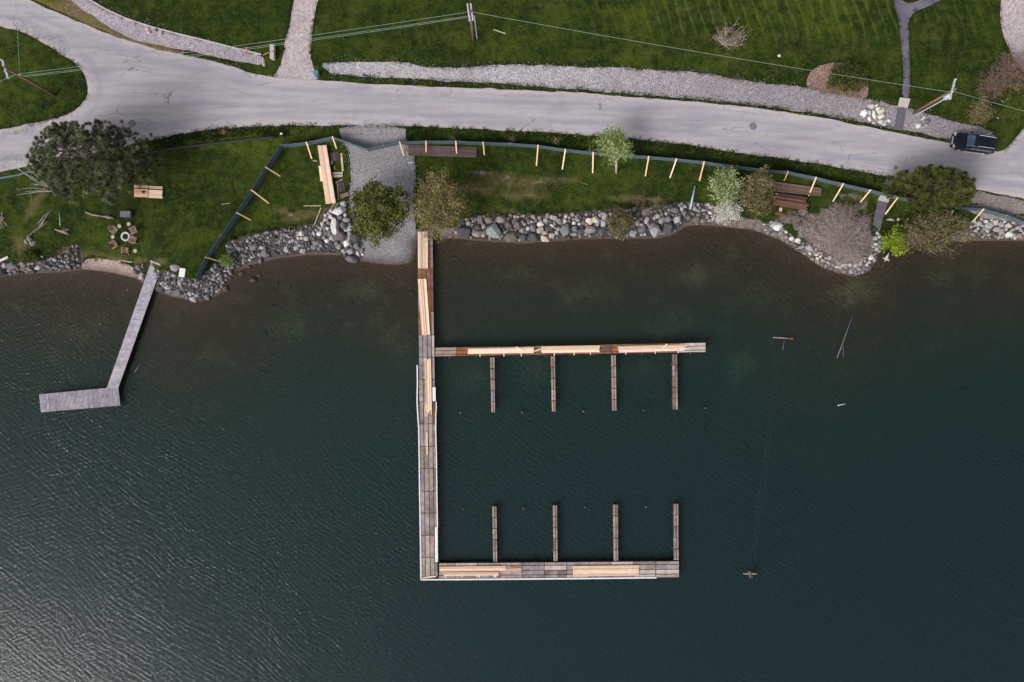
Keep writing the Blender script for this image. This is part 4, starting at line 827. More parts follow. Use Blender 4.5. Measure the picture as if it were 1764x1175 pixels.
for x, y, w, h, tn in CL: tag(put_stone(x, y, w * 1.08, h * 1.08, {'cream': S(232, 220, 204), 'light': S(214, 210, 210), 'white': S(240, 236, 234), 'tan': S(176, 160, 146)}[tn], None, None, 'boulder'), '%s %s boulder in the larger heap on the gravel strip' % ('big' if w * h > 100 else 'small' if w * h < 45 else 'middling', {'cream': 'cream', 'light': 'pale grey', 'white': 'white', 'tan': 'tan'}[tn]), 'boulder', 'boulder heap on the gravel strip')
for x, y, w, h, tn in zl(1464, 180, 5.873, [(685, 220, 60, 65, 'white'), (725, 228, 42, 38, 'light'), (780, 170, 55, 48, 'grey'), (765, 212, 62, 44, 'light')]):
    tag(put_stone(x, y, w, h, tn, None, None, 'boulder'), 'boulder in the small group between footpath and parked car', 'boulder', 'small boulder group by the car')
for x, y, w, h, tn in [(455, 111, 6, 8, 'white'), (439, 130, 10, 6, 'cream'), (232, 41, 6, 6, 'pink'), (254, 51, 7, 6, 'cream'), (257, 57, 7, 7, 'cream'), (278, 58, 7, 7, 'cream'), (327, 75, 4, 4, 'white'), (333, 77, 4, 4, 'white'), (385, 92, 5, 5, 'white'), (270, 52, 6, 6, 'dark'), (1342, 96, 6, 5, 'white')]:
    tag(put_stone(x, y, w, h, tn, None, None, 'boulder', sink=.2), ('stone near the utility box at the driveway mouth' if 430 < x < 460 else 'white stone alone on the striped upper lawn' if x > 1000 else '%s stone lying on the gravel bank by the road fork' % {'cream': 'cream', 'pink': 'pinkish', 'dark': 'dark', 'white': 'small white'}[tn]), 'stone', 'loose stones above the road')
for x, y, w in [(436, 482, 14), (478, 488, 9), (553, 500, 8), (605, 521, 9), (470, 527, 11), (455, 574, 12), (455, 641, 15), (415, 472, 9), (388, 498, 14), (500, 495, 6), (1658, 676, 22), (1228, 548, 6), (1262, 548, 5), (430, 460, 8), (447, 475, 9)]:
    z_ = G(x, y).z; tag(put_stone(x, y, w, w * random.uniform(.75, 1), S(112, 84, 48) if w < 10 else S(88, 78, 56), None, None, 'boulder', z=z_, sink=.35), ('large pale boulder alone under the deep water' if x > 1600 else 'small stone under water beyond the rusty cross arm' if x > 1200 else 'small orange stone under the shallow water' if w < 10 else 'brown boulder under the shallow water off the stone bank'), 'boulder', 'boulders under the water')
# ------------------------------------------------------------------ trees and shrubs
def rand_dirs(n, r=rng):
    d = r.normal(size=(n, 3)); return d / np.linalg.norm(d, axis=1, keepdims=True)
def leaves(centres, tone, per, spread, size, flat=.8, up=.5, aspect=.55):
    """leaf triangles scattered round clump centres"""
    n = len(centres); C = np.repeat(centres, per, 0); T = np.repeat(tone, per)
    off = rng.normal(size=(n * per, 3)) * np.array([spread, spread, spread * flat])
    p = C + off
    nr = rand_dirs(n * per); nr[:, 2] = np.abs(nr[:, 2]) + up; nr /= np.linalg.norm(nr, axis=1, keepdims=True)
    a = np.cross(nr, rand_dirs(n * per)); a /= np.linalg.norm(a, axis=1, keepdims=True) + 1e-9; b = np.cross(nr, a)
    s_ = size * rng.uniform(.6, 1.4, (n * per, 1))
    tri = np.stack([p - a * s_ * .5 - b * s_ * aspect * .5, p + a * s_ * .6, p - a * s_ * .2 + b * s_ * aspect], 1)
    return tri, np.clip(T + rng.normal(size=n * per) * .16, 0, 1)
def needles(centres, axis, tone, per, length, width):
    n = len(centres); C = np.repeat(centres, per, 0); T = np.repeat(tone, per); A = np.repeat(axis, per, 0)
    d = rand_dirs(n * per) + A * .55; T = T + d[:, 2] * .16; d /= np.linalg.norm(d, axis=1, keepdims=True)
    s_ = np.cross(d, rand_dirs(n * per)); s_ /= np.linalg.norm(s_, axis=1, keepdims=True) + 1e-9
    L = length * rng.uniform(.6, 1.15, (n * per, 1))
    return np.stack([C - s_ * width, C + s_ * width, C + d * L], 1), np.clip(T + rng.normal(size=n * per) * .12, 0, 1)
def limb(mb, p0, p1, r0, r1, bend=.12, n=4):
    p0, p1 = Vector(p0), Vector(p1); L = (p1 - p0).length; pts = []; rd = []
    o1 = Vector((random.uniform(-1, 1), random.uniform(-1, 1), random.uniform(-.3, 1))) * L * bend
    for i in range(n + 1):
        t = i / n; pts.append(p0.lerp(p1, t) + o1 * math.sin(math.pi * t)); rd.append(r0 * (1 - t) + r1 * t)
    mb.tube(pts, rd, 5, False); return pts
def crown_pts(n, c, rad, zmin, zmax, fill=.55, lump=.25, seed=0):
    """points through a lumpy ellipsoid, more of them near its surface"""
    d = rand_dirs(n); d[:, 2] = np.where(d[:, 2] < -.35, -d[:, 2], d[:, 2])
    rr = rng.uniform(fill, 1, n) ** .7
    az = np.arctan2(d[:, 1], d[:, 0])
    lum = 1 + lump * (fnoise(np.cos(az) * 2.1 + 9 + seed, np.sin(az) * 2.1 + d[:, 2] * 1.7 + 5, seed + 40, 3) - .5) * 2
    rr = rr * lum
    zc, zr = (zmin + zmax) / 2, (zmax - zmin) / 2
    return np.stack([c[0] + d[:, 0] * rr * rad[0], c[1] + d[:, 1] * rr * rad[1], zc + d[:, 2] * rr * zr], 1)
def broad_tree(name, label, cpx, rpx, h, mat, n=170, per=26, spread=.33, size=.2, bark='bark', zlow=.28, fill=.45, lump=.3, base=None, trunk=.16, cat='tree', group=None, limbs=14, seed=0, blossom=None, tone_bias=0.0):
    zc = 1.1 + h * (zlow + 1) / 2; c = P(cpx[0], cpx[1], zc); k_ = (H - zc) / F
    b = Vector((c.x, c.y, 0)) if base is None else G(*base); b.z = max(hz(b.x, b.y), -.2) - .05
    t = thing(name, label, cat, b, group)
    top = b.z + h; z0 = b.z + h * zlow
    pts = crown_pts(n, c, (rpx[0] * k_ * .94, rpx[1] * k_ * .94), z0, top, fill, lump, seed)
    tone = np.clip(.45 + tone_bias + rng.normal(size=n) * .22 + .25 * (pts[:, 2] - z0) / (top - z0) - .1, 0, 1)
    mb = MB(); ft = Vector((c.x * .4 + b.x * .6, c.y * .4 + b.y * .6, b.z + h * max(.25, zlow + .05)))
    mb.tube([b, b.lerp(ft, .5), ft], [trunk, trunk * .8, trunk * .65], 8)
    tr_ = mb.build('trunk', bark, t, None, True)
    mb = MB(); ids = rng.choice(n, min(n, limbs * 5), replace=False)
    mains = [Vector(pts[i]) for i in ids[:limbs]]
    for m_ in mains: limb(mb, ft, ft.lerp(m_, .8), trunk * .5, trunk * .12)
    for i in ids[limbs:]:
        q = Vector(pts[i]); m_ = min(mains, key=lambda w: (w - q).length); limb(mb, ft.lerp(m_, random.uniform(.4, .75)), q, trunk * .16, trunk * .05, .08, 3)
    mb.build('limbs', bark, t, None, True)
    tri, tn = leaves(pts, tone, per, spread, size)
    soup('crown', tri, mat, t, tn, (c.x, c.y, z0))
    if blossom:
        sel = pts[rng.choice(n, int(n * .5), replace=False)]; tri, tn = leaves(sel, np.full(len(sel), .6), 9, spread * 1.1, size * .8); soup('blossom', tri, blossom, t, tn, (c.x, c.y, z0))
    return t, pts
def pine_tree(name, label, cpx, rpx, h, mat, whorls=9, puffs=900, cat='tree', group=None, len_=.34, seed=0, lopside=0.0, zlow=.22, per=46, cone=.5):
    zc = 1.2 + h * .55; c = P(cpx[0], cpx[1], zc); k_ = (H - zc) / F
    b = Vector((c.x, c.y, hz(c.x, c.y) - .05)); t = thing(name, label, cat, b, group)
    mb = MB(); topz = b.z + h
    mb.tube([b, (b.x + .1, b.y, b.z + h * .5), (b.x - .1, b.y + .1, topz - .2)], [.26, .18, .04], 8); mb.build('trunk', 'bark', t, None, True)
    mb = MB(); C = []; A = []; T = []
    nb = whorls * 6; acc = []
    for i in range(nb):
        f = (i + .5) / nb; az = i * 2.399 + random.uniform(-.3, .3); zz = b.z + h * (zlow + (1 - zlow) * f ** .9)
        R_ = (1 - f) ** cone * .97 + .06
        R_ *= .8 + .45 * float(fnoise(np.array(math.cos(az) * 1.8 + 4), np.array(math.sin(az) * 1.8 + seed), seed, 2))
        R_ = min(R_, 1.06)
        e = Vector((b.x + math.cos(az) * R_ * rpx[0] * k_, b.y + math.sin(az) * R_ * rpx[1] * k_, zz + random.uniform(-.2, .5)))
        s0 = Vector((b.x, b.y, zz - .4)); pts = limb(mb, s0, e, .07, .02, .06, 5)
        acc.append((s0, e, az, R_))
    wts = np.array([a_[3] ** 1.3 for a_ in acc]); wts /= wts.sum()
    for i in rng.choice(nb, puffs, p=wts):
        s0, e, az, R_ = acc[i]; t_ = random.uniform(.35, 1.02) ** .8; q = s0.lerp(e, t_)
        sp = (e - s0).length * .17 * (1.25 - t_ * .5); sd_ = Vector((-math.sin(az), math.cos(az), 0)) * random.gauss(0, 1) * sp
        q = q + sd_ + Vector((0, 0, random.uniform(-.1, .35)))
        C.append(q[:]); d = Vector((math.cos(az), math.sin(az), .6)) + sd_ * .6; A.append(d.normalized()[:])
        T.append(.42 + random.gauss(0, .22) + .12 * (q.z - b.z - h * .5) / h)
        if random.random() < .25: limb(mb, s0.lerp(e, max(.2, t_ - .15)), q, .025, .012, .03, 2)
    mb.build('limbs', 'bark', t, None, True)
    tri, tn = needles(np.array(C), np.array(A), np.clip(np.array(T), 0, 1), per, len_, .028)
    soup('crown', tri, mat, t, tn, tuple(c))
    return t
def bare_shrub(name, label, px, r, h, bark, n=26, cat='shrub', group=None, leaf=None, sub=7, per=3, size=.09, thick=.03, lean=(0, 0)):
    b = G(*px); t = thing(name, label, cat, b, group); mb = MB(); tips = []
    for i in range(n):
        az = random.uniform(0, 6.28); el = random.uniform(.35, 1.2); L = h * random.uniform(.6, 1.0)
        e = b + Vector((math.cos(az) * math.cos(el) * r + lean[0], math.sin(az) * math.cos(el) * r + lean[1], L * math.sin(el)))
        st_ = b + Vector((random.uniform(-.12, .12), random.uniform(-.12, .12), -.03))
        limb(mb, st_, e, thick, thick * .3, .1, 4); tips.append(e[:])
        for j in range(sub):
            f = random.uniform(.35, .95); q = st_.lerp(e, f); e2 = q + Vector((random.gauss(0, .22) * r, random.gauss(0, .22) * r, random.uniform(.0, .25) * h))
            limb(mb, q, e2, thick * .38, thick * .15, .1, 2); tips.append(e2[:])
    mb.build('branches', bark, t, None, False)
    if leaf:
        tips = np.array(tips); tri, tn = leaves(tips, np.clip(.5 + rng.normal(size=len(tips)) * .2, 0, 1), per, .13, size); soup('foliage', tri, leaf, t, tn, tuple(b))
    return t
pine_tree('pine_tree', 'big dark green pine overhanging the road beside the lumber bundles', (148, 273), (100, 70), 10.5, 'pine', 9, 1300, len_=.34, seed=3, per=80, cone=.42)
broad_tree('leafy_tree', 'dense round dark green tree on the boat ramp', (650, 363), (55, 57), 6.2, 'dense', 230, 44, .25, .19, 'bark', .22, .3, .34, seed=1)
broad_tree('leafy_tree', 'olive brown tree with thin young leaves beside the dock', (755, 352), (52, 60), 6.5, 'olive', 260, 32, .25, .14, 'pale_bark', .2, .25, .36, seed=5, limbs=40, trunk=.16)
broad_tree('young_tree', 'young pale barked tree with fresh green leaves breaking through the fence line', (1056, 250), (36, 34), 5.4, 'fresh', 170, 18, .24, .15, 'pale_bark', .4, .2, .35, base=(1062, 298), seed=8, limbs=30, trunk=.13)
broad_tree('blossom_shrub', 'fresh green shrub flecked with white blossom beside the olive pine', (1251, 322), (30, 34), 3.6, 'fresh', 150, 22, .2, .16, 'pale_bark', .12, .2, .45, cat='shrub', seed=11, trunk=.06, blossom='blossom')
broad_tree('blossom_shrub', 'white blossoming shrub spilling over the rocks', (1254, 362), (28, 24), 1.7, 'blossom', 150, 22, .18, .12, 'pale_bark', .05, .2, .35, cat='shrub', seed=12, trunk=.05)
broad_tree('pine_tree', 'olive green pine beside the weathered deck section', (1307, 336), (31, 42), 5.0, 'willow', 130, 40, .2, .14, 'bark', .15, .3, .5, seed=14, tone_bias=.12)
pine_tree('pine_tree', 'broad olive green conifer standing at the road below the parked car', (1610, 326), (74, 44), 6.8, 'conif', 8, 620, len_=.42, seed=6, per=80)
broad_tree('leafy_tree', 'thin leaved brownish willow leaning over the water', (1612, 398), (62, 44), 4.8, 'willow', 210, 30, .28, .15, 'pale_bark', .2, .2, .5, seed=17, limbs=46, trunk=.2)
broad_tree('lime_shrub', 'bright lime green shrub at the water edge by the soil mound', (1551, 415), (26, 24), 2.2, 'lime', 130, 24, .18, .16, 'bark', .1, .2, .4, cat='shrub', seed=19, trunk=.05)
broad_tree('shore_shrub', 'olive shrub growing between the middle boulders', (1070, 382), (25, 27), 2.4, 'willow', 140, 24, .18, .13, 'bark', .05, .2, .3, cat='shrub', seed=21, trunk=.05)
broad_tree('bed_shrub', 'dark green shrub filling the mulch bed', (1452, 137), (40, 26), 1.4, 'shrub', 220, 22, .2, .15, 'bark', .03, .1, .3, cat='shrub', seed=22, trunk=.05)
broad_tree('shore_shrub', 'small yellow green shrub on the stone bank at the fence end', (388, 449), (13, 12), 1.1, 'fresh', 60, 18, .12, .13, 'bark', .05, .2, .3, cat='shrub', seed=23, trunk=.04, tone_bias=-.2)
broad_tree('shore_shrub', 'low dark shrub beside the driftwood poles', (45, 440), (17, 10), .8, 'shrub', 60, 18, .14, .13, 'bark', .05, .2, .3, cat='shrub', seed=24, trunk=.04)
broad_tree('roadside_shrub', 'yellow green shrub on the dry verge', (90, 0), (18, 9), 1.2, 'lime', 60, 18, .14, .14, 'bark', .05, .2, .3, cat='shrub', seed=25, trunk=.04, tone_bias=-.3)
broad_tree('bush', 'small pale olive bush behind the parked car', (1681, 196), (24, 24), 1.7, 'willow', 150, 20, .16, .12, 'pale_bark', .05, .1, .35, cat='shrub', seed=26, trunk=.05, tone_bias=.2)
bare_shrub('bare_tree', 'leafless reddish tree on the striped upper lawn', (1245, 76), 1.9, 2.6, 'pale_bark', 24, 'tree', None, 'reddish', 7, 5, .1, .035, (.5, .3))
bare_shrub('bare_shrub', 'leafless pinkish shrub beside the pink driveway', (1738, 128), 2.6, 2.6, 'pink_bark', 44, 'shrub', None, 'pinkish', 9, 3, .1)
bare_shrub('bare_shrub', 'leafless pinkish shrub spreading over the lawn next to its twin', (1706, 148), 2.2, 1.6, 'pink_bark', 30, 'shrub', None, 'pinkish', 8, 3, .1)
bare_shrub('bare_shrub', 'leafless grey shrub on the lawn past the driftwood poles', (2, 382), 1.1, 1.0, 'pale_bark', 20, 'shrub', None, None, 6)
bare_shrub('bare_tree', 'leafless pale branches reaching out beside the big pine', (92, 328), 2.2, 2.6, 'pale_bark', 9, 'tree', None, None, 3, thick=.045, lean=(-2.6, 1.1))
bare_shrub('bare_shrub', 'wide leafless mauve grey shrub covering the stony point', (1452, 420), 3.9, 2.7, 'mauve_bark', 95, 'shrub', None, 'twigtip', 9, 2, .08, .017, (-.25, .75))
for x, y, lb in [(385, 229, 'small dry shrub on the verge above the dark bank'), (779, 239, 'tiny dry shrub on the verge behind the old deck sections'), (882, 241, 'tiny dry shrub on the verge past the deck sections'), (958, 243, 'tiny dry shrub on the verge near the young tree')]:
    bare_shrub('dry_shrub', lb, (x, y), .45, .6, 'pale_bark', 14, 'shrub', None, 'reddish', 4, 2, .07, .012)
bare_shrub('bare_shrub', 'small leafless shrub above the shore shrub', (1098, 343), .7, .8, 'pink_bark', 16, 'shrub', None, 'pinkish', 5, 2, .07, .012)

# ------------------------------------------------------------------ utility poles and wires
def pole(label, base, top, arm, zb_extra=0.0, small=None, box=None, riser=None, h=None):
    b = G(*base)
    rb = math.hypot(base[0] - CX, base[1] - CY); rt = math.hypot(top[0] - CX, top[1] - CY)
    zt = H - (H - b.z) * rb / rt if h is None else b.z + h
    t = thing('utility_pole', label, 'utility pole', b)
    MB().tube([(b.x, b.y, b.z - .4), (b.x, b.y, zt)], [.17, .12], 10).build('post', 'pole', t, None, True)
    za = zt - .35
    a0, a1 = P(*arm[0], za), P(*arm[1], za); mid = (a0 + a1) / 2; sh = Vector((b.x - mid.x, b.y - mid.y, 0))
    for off in ((-.16, .16) if h else (.16,)):
        dv = (a1 - a0).normalized().cross(Vector((0, 0, 1))) * off
        ca = MB().beam(a0 + sh + dv, a1 + sh + dv, .14, .14).build('crossarm', 'metal', t)
        for f in (.05, .35, .65, .95):
            q = (a0 + sh + dv).lerp(a1 + sh + dv, f); MB().lathe((q.x, q.y, q.z + .07), [(.05, 0), (.08, .06), (.05, .12), (.07, .18), (.03, .22)], 8).build('insulator', 'metal', ca)
    if riser:
        p = Vector((b.x, b.y, 0)) + Vector(tuple(riser) + (0,)); MB().tube([(p.x, p.y, b.z - .2), (p.x, p.y, zt - 1.5)], [.06, .06], 8).build('conduit', 'metal', t)
        MB().beam((b.x, b.y, zt - 2.0), (p.x, p.y, zt - 2.0), .06, .06).build('conduit_bracket', 'metal', t)
    if box:
        p = Vector((b.x, b.y, 0)) + Vector(tuple(box) + (0,)); tr_ = MB().lathe((p.x, p.y, zt - 1.6), [(.22, 0), (.25, .08), (.25, .75), (.2, .85), (.06, .9)], 14).build('transformer', 'metal', t, None, True)
        MB().beam((b.x, b.y, zt - 1.2), (p.x, p.y, zt - 1.2), .12, .12).build('bracket', 'dark', tr_)
    if small:
        MB().beam((b.x - .35, b.y + .1, za - 1.6), (b.x + .35, b.y - .1, za - 1.6), .08, .08).build('lower_arm', 'metal', t)
    return Vector((b.x, b.y, zt))
t1 = pole('tall wooden pole with a pale crossarm on the lawn in the road fork', (95, 163), (10, 112), ((6.8, 100), (17.9, 133)), small=True)
t2 = pole('dark wooden pole with double crossarm on the upper lawn by the white pebble strip', (816, 69), (800, 20), ((796, -2), (800, 27)), riser=(.35, .12), h=7.4)
t3 = pole('brown wooden pole with white transformer beside the parked car', (1574, 194), (1651, 160), ((1649.6, 145.6), (1640, 181)), box=(-.15, -.42), riser=(.2, -.28))
def wire(label, a, b, sag=.5, r=.016, group='overhead wires'):
    pts = []; a, b = Vector(a), Vector(b)
    for i in range(25):
        t = i / 24; p = a.lerp(b, t); p.z -= sag * 4 * t * (1 - t); pts.append(p)
    o = MB().tube(pts, [r] * 25, 5).build('overhead_wire', 'wire'); return tag(o, label, 'wire', group)
def at(px, py, z): return P(px, py, z)
wire('uppermost of the three overhead wires above the road fork', t1 + Vector((.1, 0, -1.9)), t2 + Vector((-.1, .05, -.3)), .45)
wire('middle of the three overhead wires above the road fork', t1 + Vector((.2, -.05, -2.3)), t2 + Vector((-.1, -.05, -1.0)), .5)
wire('lowest of the three overhead wires above the road fork', t1 + Vector((.2, -.05, -2.6)), t2 + Vector((-.1, -.1, -1.15)), .6)
wire('long overhead wire crossing the striped lawn to the white transformer pole', t2 + Vector((.1, .05, -.3)), t3 + Vector((-.3, -.1, -.7)), .5)
wire('overhead wire leaving the white transformer pole past the bush', t3 + Vector((0, 0, -.7)), at(1850, 214, 8.6), .1)
wire('overhead wire crossing the dry grass patch to the road', t1 + Vector((.25, .1, -1.9)), at(22, -60, 9.2), .1)
wire('overhead wire leaving the fork pole away from the road', t1 + Vector((0, 0, -1.9)), at(-120, 190, 8.5), .1)

# ------------------------------------------------------------------ parked car
def car():
    o = G(1670.4, 249.5); o.z += .05; ang = math.atan2(-(440 - 375), 425) ; rot = ang + math.pi    # nose toward the left of the road
    t = thing('parked_car', 'black sport utility car with roof rails parked on the gravel edge', 'car', o)
    Rm = Matrix.Rotation(rot, 4, 'Z') @ Matrix.Scale(.91, 4)
    def bl(mb, name, mat, par=t, smooth=False):
        mb.v = [tuple(Rm @ Vector(q) + o) for q in mb.v]; return mb.build(name, mat, par, None, smooth)
    def loft(secs, n=16, e=.35):
        vs = []; fs = []
        for x, hw, zb, zt in secs:
            for j in range(n):
                a = 2 * math.pi * (j + .5) / n; ca, sa = math.cos(a), math.sin(a)
                vs.append((x, math.copysign(abs(ca) ** e, ca) * hw, (zb + zt) / 2 + math.copysign(abs(sa) ** e, sa) * (zt - zb) / 2))
        for i in range(len(secs) - 1):
            for j in range(n): fs.append((i * n + j, i * n + (j + 1) % n, (i + 1) * n + (j + 1) % n, (i + 1) * n + j))
        fs += [tuple(range(n - 1, -1, -1)), tuple((len(secs) - 1) * n + j for j in range(n))]
        return MB().add(vs, fs)
    body = bl(loft([(-2.38, .70, .5, .92), (-2.3, .86, .36, 1.02), (-1.9, .96, .3, 1.08), (-.9, .97, .28, 1.08), (.5, .97, .28, 1.06), (1.1, .96, .3, 1.02), (1.75, .93, .32, .98), (2.2, .84, .36, .9), (2.38, .66, .45, .78)]), 'body', 'car', t, True)
    cab = bl(loft([(-2.28, .70, 1.0, 1.14), (-2.05, .76, 1.0, 1.60), (-1.75, .78, 1.0, 1.70), (-.6, .79, 1.0, 1.76), (.05, .76, 1.0, 1.72), (.35, .74, 1.0, 1.58), (.98, .72, 1.0, 1.08)], 16, .28), 'cabin', 'car', t, True)
    def quad(pts, name, mat, par): bl(MB().add(pts, [(0, 1, 2, 3)]).add([tuple(Vector(q) - Vector((0, 0, .012))) for q in pts], [(3, 2, 1, 0)]), name, mat, par)
    quad([(.98, -.66, 1.125), (.98, .66, 1.125), (.33, .62, 1.625), (.33, -.62, 1.625)], 'windshield', 'glass', cab)
    quad([(-2.31, .60, 1.14), (-2.31, -.62, 1.14), (-2.10, -.66, 1.58), (-2.10, .66, 1.58)], 'rear_window', 'glass', cab)
    for s_ in (-1, 1):
        for x0, x1 in ((.62, -.3), (-.38, -1.15), (-1.23, -1.95)):
            quad([(x0, s_ * .80, 1.12), (x1, s_ * .815, 1.12), (x1, s_ * .78, 1.52), (x0 - (.32 if x0 > .5 else 0), s_ * .775, 1.52)][::s_], 'side_window', 'glass', cab)
        bl(MB().tube([(-1.9, s_ * .62, 1.80), (-1.7, s_ * .63, 1.84), (-.3, s_ * .63, 1.86), (-.02, s_ * .62, 1.78)], [.028] * 4, 6), 'roof_rail', 'chrome', cab)
        bl(MB().tube([(.9, s_ * .835, 1.085), (-2.0, s_ * .845, 1.10)], [.018] * 2, 5), 'window_trim', 'chrome', cab)
        mi = bl(MB().box((.62, s_ * 1.05, 1.10), .16, .22, .15), 'mirror', 'car', body)
        bl(MB().box((.9, s_ * .55, .99) if False else (2.2, s_ * .66, .72), .26, .36, .14), 'headlight', 'chrome', body)
        bl(MB().box((-2.3, s_ * .72, .82), .16, .22, .22), 'tail_light', 'tail', body)
        bl(MB().box((-.4, s_ * .985, .30), 2.3, .10, .06), 'running_board', 'chrome', body)
        for x in (1.42, -1.42):
            w = bl(MB().add(*wheel_mesh(x, s_ * .84, .36, .36, .24)), 'wheel', 'tyre', t, True)
            bl(MB().add(*wheel_mesh(x, s_ * .86, .36, .23, .25)), 'rim', 'chrome', w)
    bl(MB().box((2.34, 0, .5), .12, .9, .2), 'grille', 'chrome', body)
    bl(MB().box((2.33, 0, .33), .2, 1.5, .14), 'bumper', 'car', body)
    bl(MB().box((1.55, 0, .985), 1.0, .04, .018), 'hood_crease', 'car', body)
def wheel_mesh(x, y, z, r, w, n=18):
    vs = [(x + r * math.cos(2 * math.pi * j / n), y + s_ * w / 2, z + r * math.sin(2 * math.pi * j / n)) for s_ in (-1, 1) for j in range(n)]
    fs = [(j, (j + 1) % n, n + (j + 1) % n, n + j) for j in range(n)] + [tuple(range(n - 1, -1, -1)), tuple(range(n, 2 * n))]
    return vs, fs
car()

# ------------------------------------------------------------------ fire pit and seats
fp = G(218, 408); t = thing('fire_pit', 'round pale stone fire pit with dark ash in the chair circle', 'fire pit', fp)
for i in range(12):
    a = i / 12 * 2 * math.pi; MB().box((fp.x + .40 * math.cos(a), fp.y + .40 * math.sin(a), fp.z - .02), .19, .20, .3 + random.uniform(-.01, .01), a).build('ring_stone', 'stone', t, vary(TONE['white'], .08))
MB().lathe((fp.x, fp.y, fp.z), [(.33, 0), (.33, .08), (.15, .14)], 16).build('ash_bed', 'ash', t)
for i in range(3): MB().tube([(fp.x + .2 * math.cos(i * 2.1), fp.y + .2 * math.sin(i * 2.1), fp.z + .12), (fp.x - .12 * math.cos(i * 2.1), fp.y - .12 * math.sin(i * 2.1), fp.z + .2)], [.035, .03], 6).build('charred_log', 'dark', t)
def garden_chair(label, px, aim, back=1.0):
    p = G(*px); f = G(*aim); rz = math.atan2(f.y - p.y, f.x - p.x) + random.uniform(-.15, .15)
    t = thing('garden_chair', label, 'chair', p, 'garden chairs round the fire pit')
    Rm = Matrix.Rotation(rz, 4, 'Z')
    def bl(mb, nm):
        mb.v = [tuple(Rm @ Vector(q) + p) for q in mb.v]; mb.build(nm, 'chair', t)
    for s_ in (-1, 1):
        bl(MB().box((.26, s_ * .28, -.02), .07, .05, .52), 'leg'); bl(MB().beam((.3, s_ * .26, .3), (-.42, s_ * .26, .03), .04, .1), 'leg')
        bl(MB().beam((.36, s_ * .32, .52), (-.3, s_ * .30, .52), .13, .025), 'armrest')
    for i in range(5): bl(MB().beam((.30 - i * .115, -.27, .345 - i * .035), (.30 - i * .115, .27, .345 - i * .035), .095, .022), 'seat_slat')
    for i in range(5): bl(MB().beam((-.2, -.22 + i * .11, .2), (-.52, (-.22 + i * .11) * 1.1, .86 - abs(i - 2) * .05), .095, .022), 'back_slat')
for px, lb in [((199, 397), 'tan wooden garden chair by the fire pit nearest the driftwood log'), ((232.4, 398), 'tan wooden garden chair by the fire pit nearest the grey box'), ((232.4, 414.4), 'tan wooden garden chair by the fire pit facing the branch log'),
               ((199, 422.6), 'tan wooden garden chair by the fire pit toward the stony shore'), ((218.8, 432.8), 'tan wooden garden chair by the fire pit nearest the beach')]:
    garden_chair(lb, px, (218, 408))
for px in [(209, 390.6), (225, 387), (197.5, 409), (236, 433)]:
    p = G(*px); t = thing('side_stool', 'small round pale stool beside a garden chair', 'stool', p, 'round stools at the fire pit')
    MB().lathe((p.x, p.y, p.z + .40), [(.2, 0), (.215, .02), (.2, .05)], 16).build('top', 'old_wood', t, S(188, 182, 176))
    for i in range(3): MB().tube([(p.x + .16 * math.cos(i * 2.09), p.y + .16 * math.sin(i * 2.09), p.z - .02), (p.x + .1 * math.cos(i * 2.09), p.y + .1 * math.sin(i * 2.09), p.z + .40)], [.025, .025], 6).build('leg', 'old_wood', t, S(150, 140, 130))
p = G(219.7, 370); t = thing('storage_box', 'dark grey lidded storage box on the lawn above the fire pit', 'box', p)
MB().box((p.x, p.y, p.z - .02), 1.02, .58, .5).build('body', 'greybox', t); MB().box((p.x, p.y, p.z + .48), 1.08, .64, .07).build('lid', 'greybox', t)
def log(label, pts, radii, name='driftwood_log', mat='old_wood', c=S(160, 150, 146), lift=.8, cat='driftwood', group=None):
    pp = []
    for (a, b), r_ in zip(pts, radii):
        g = G(a, b); g.z = max(g.z, 0) + r_ * lift; pp.append(g)
    o = MB().tube(pp, radii, 8).build(name, mat, None, c, True); return tag(o, label, cat, group)
log('long thin driftwood log beside the grey box', [(148, 365.5), (160, 370), (178, 373), (188, 374), (197.5, 376.5)], [.09, .13, .08, .2, .1], c=S(140, 130, 122))
log('knobbly grey driftwood root on the lawn near the stony shore', [(95, 395), (104, 398), (112, 399), (120, 404)], [.07, .12, .24, .1], c=S(150, 140, 130))
log('short branch stub forking off the grey driftwood root', [(110, 397), (118, 396), (121, 394)], [.16, .14, .04], c=S(140, 130, 124))
log('pale thin pole lying on the lawn near the driftwood root', [(103, 365.5), (104, 389.4)], [.05, .05], c=S(196, 190, 178))
for i, (a, b) in enumerate([((94.5, 356), (59, 401)), ((92, 358), (66, 385)), ((88, 362), (70, 392)), ((86, 380), (62, 398)), ((80, 368), (72, 380)), ((66, 392), (50, 410))]):
    log('weathered grey driftwood pole in the leaning heap', [a, ((a[0] + b[0]) / 2, (a[1] + b[1]) / 2 + random.uniform(-1, 1)), b], [.05, .06, .045], 'driftwood_pole', c=vary(S(148, 140, 132), .1), lift=1 + i * .6, group='driftwood pole heap')
for x, y, w, h in [(52, 412, 10, 16), (56, 420, 12, 9), (46, 416, 8, 8), (60, 418, 8, 8)]:
    tag(put_stone(x, y, w, h, 'tan', None, None, 'boulder'), 'brownish stone at the foot of the driftwood pole heap', 'stone', 'stones by the driftwood poles')
p = G(301, 461); tag(put_stone(301.5, 461, 17, 13, 'light', None, -.25, 'flat_rock', hgt=.35), 'grey flat rock on the lawn edge next to the plank dock', 'rock')
p = G(314.5, 470); o = MB().box((p.x, p.y, p.z + .02), .62, .95, .12, R(-8)).build('white_slab', 'white'); tag(o, 'white rectangular slab beside the flat rock', 'slab')
stick('white_plank', 'white plank on the stones at the far end of the shore', (-4, 451), (13.6, 443), .25, gz(5, 447) + .25, S(220, 216, 214), 'plank', 'deck_grey', .06)

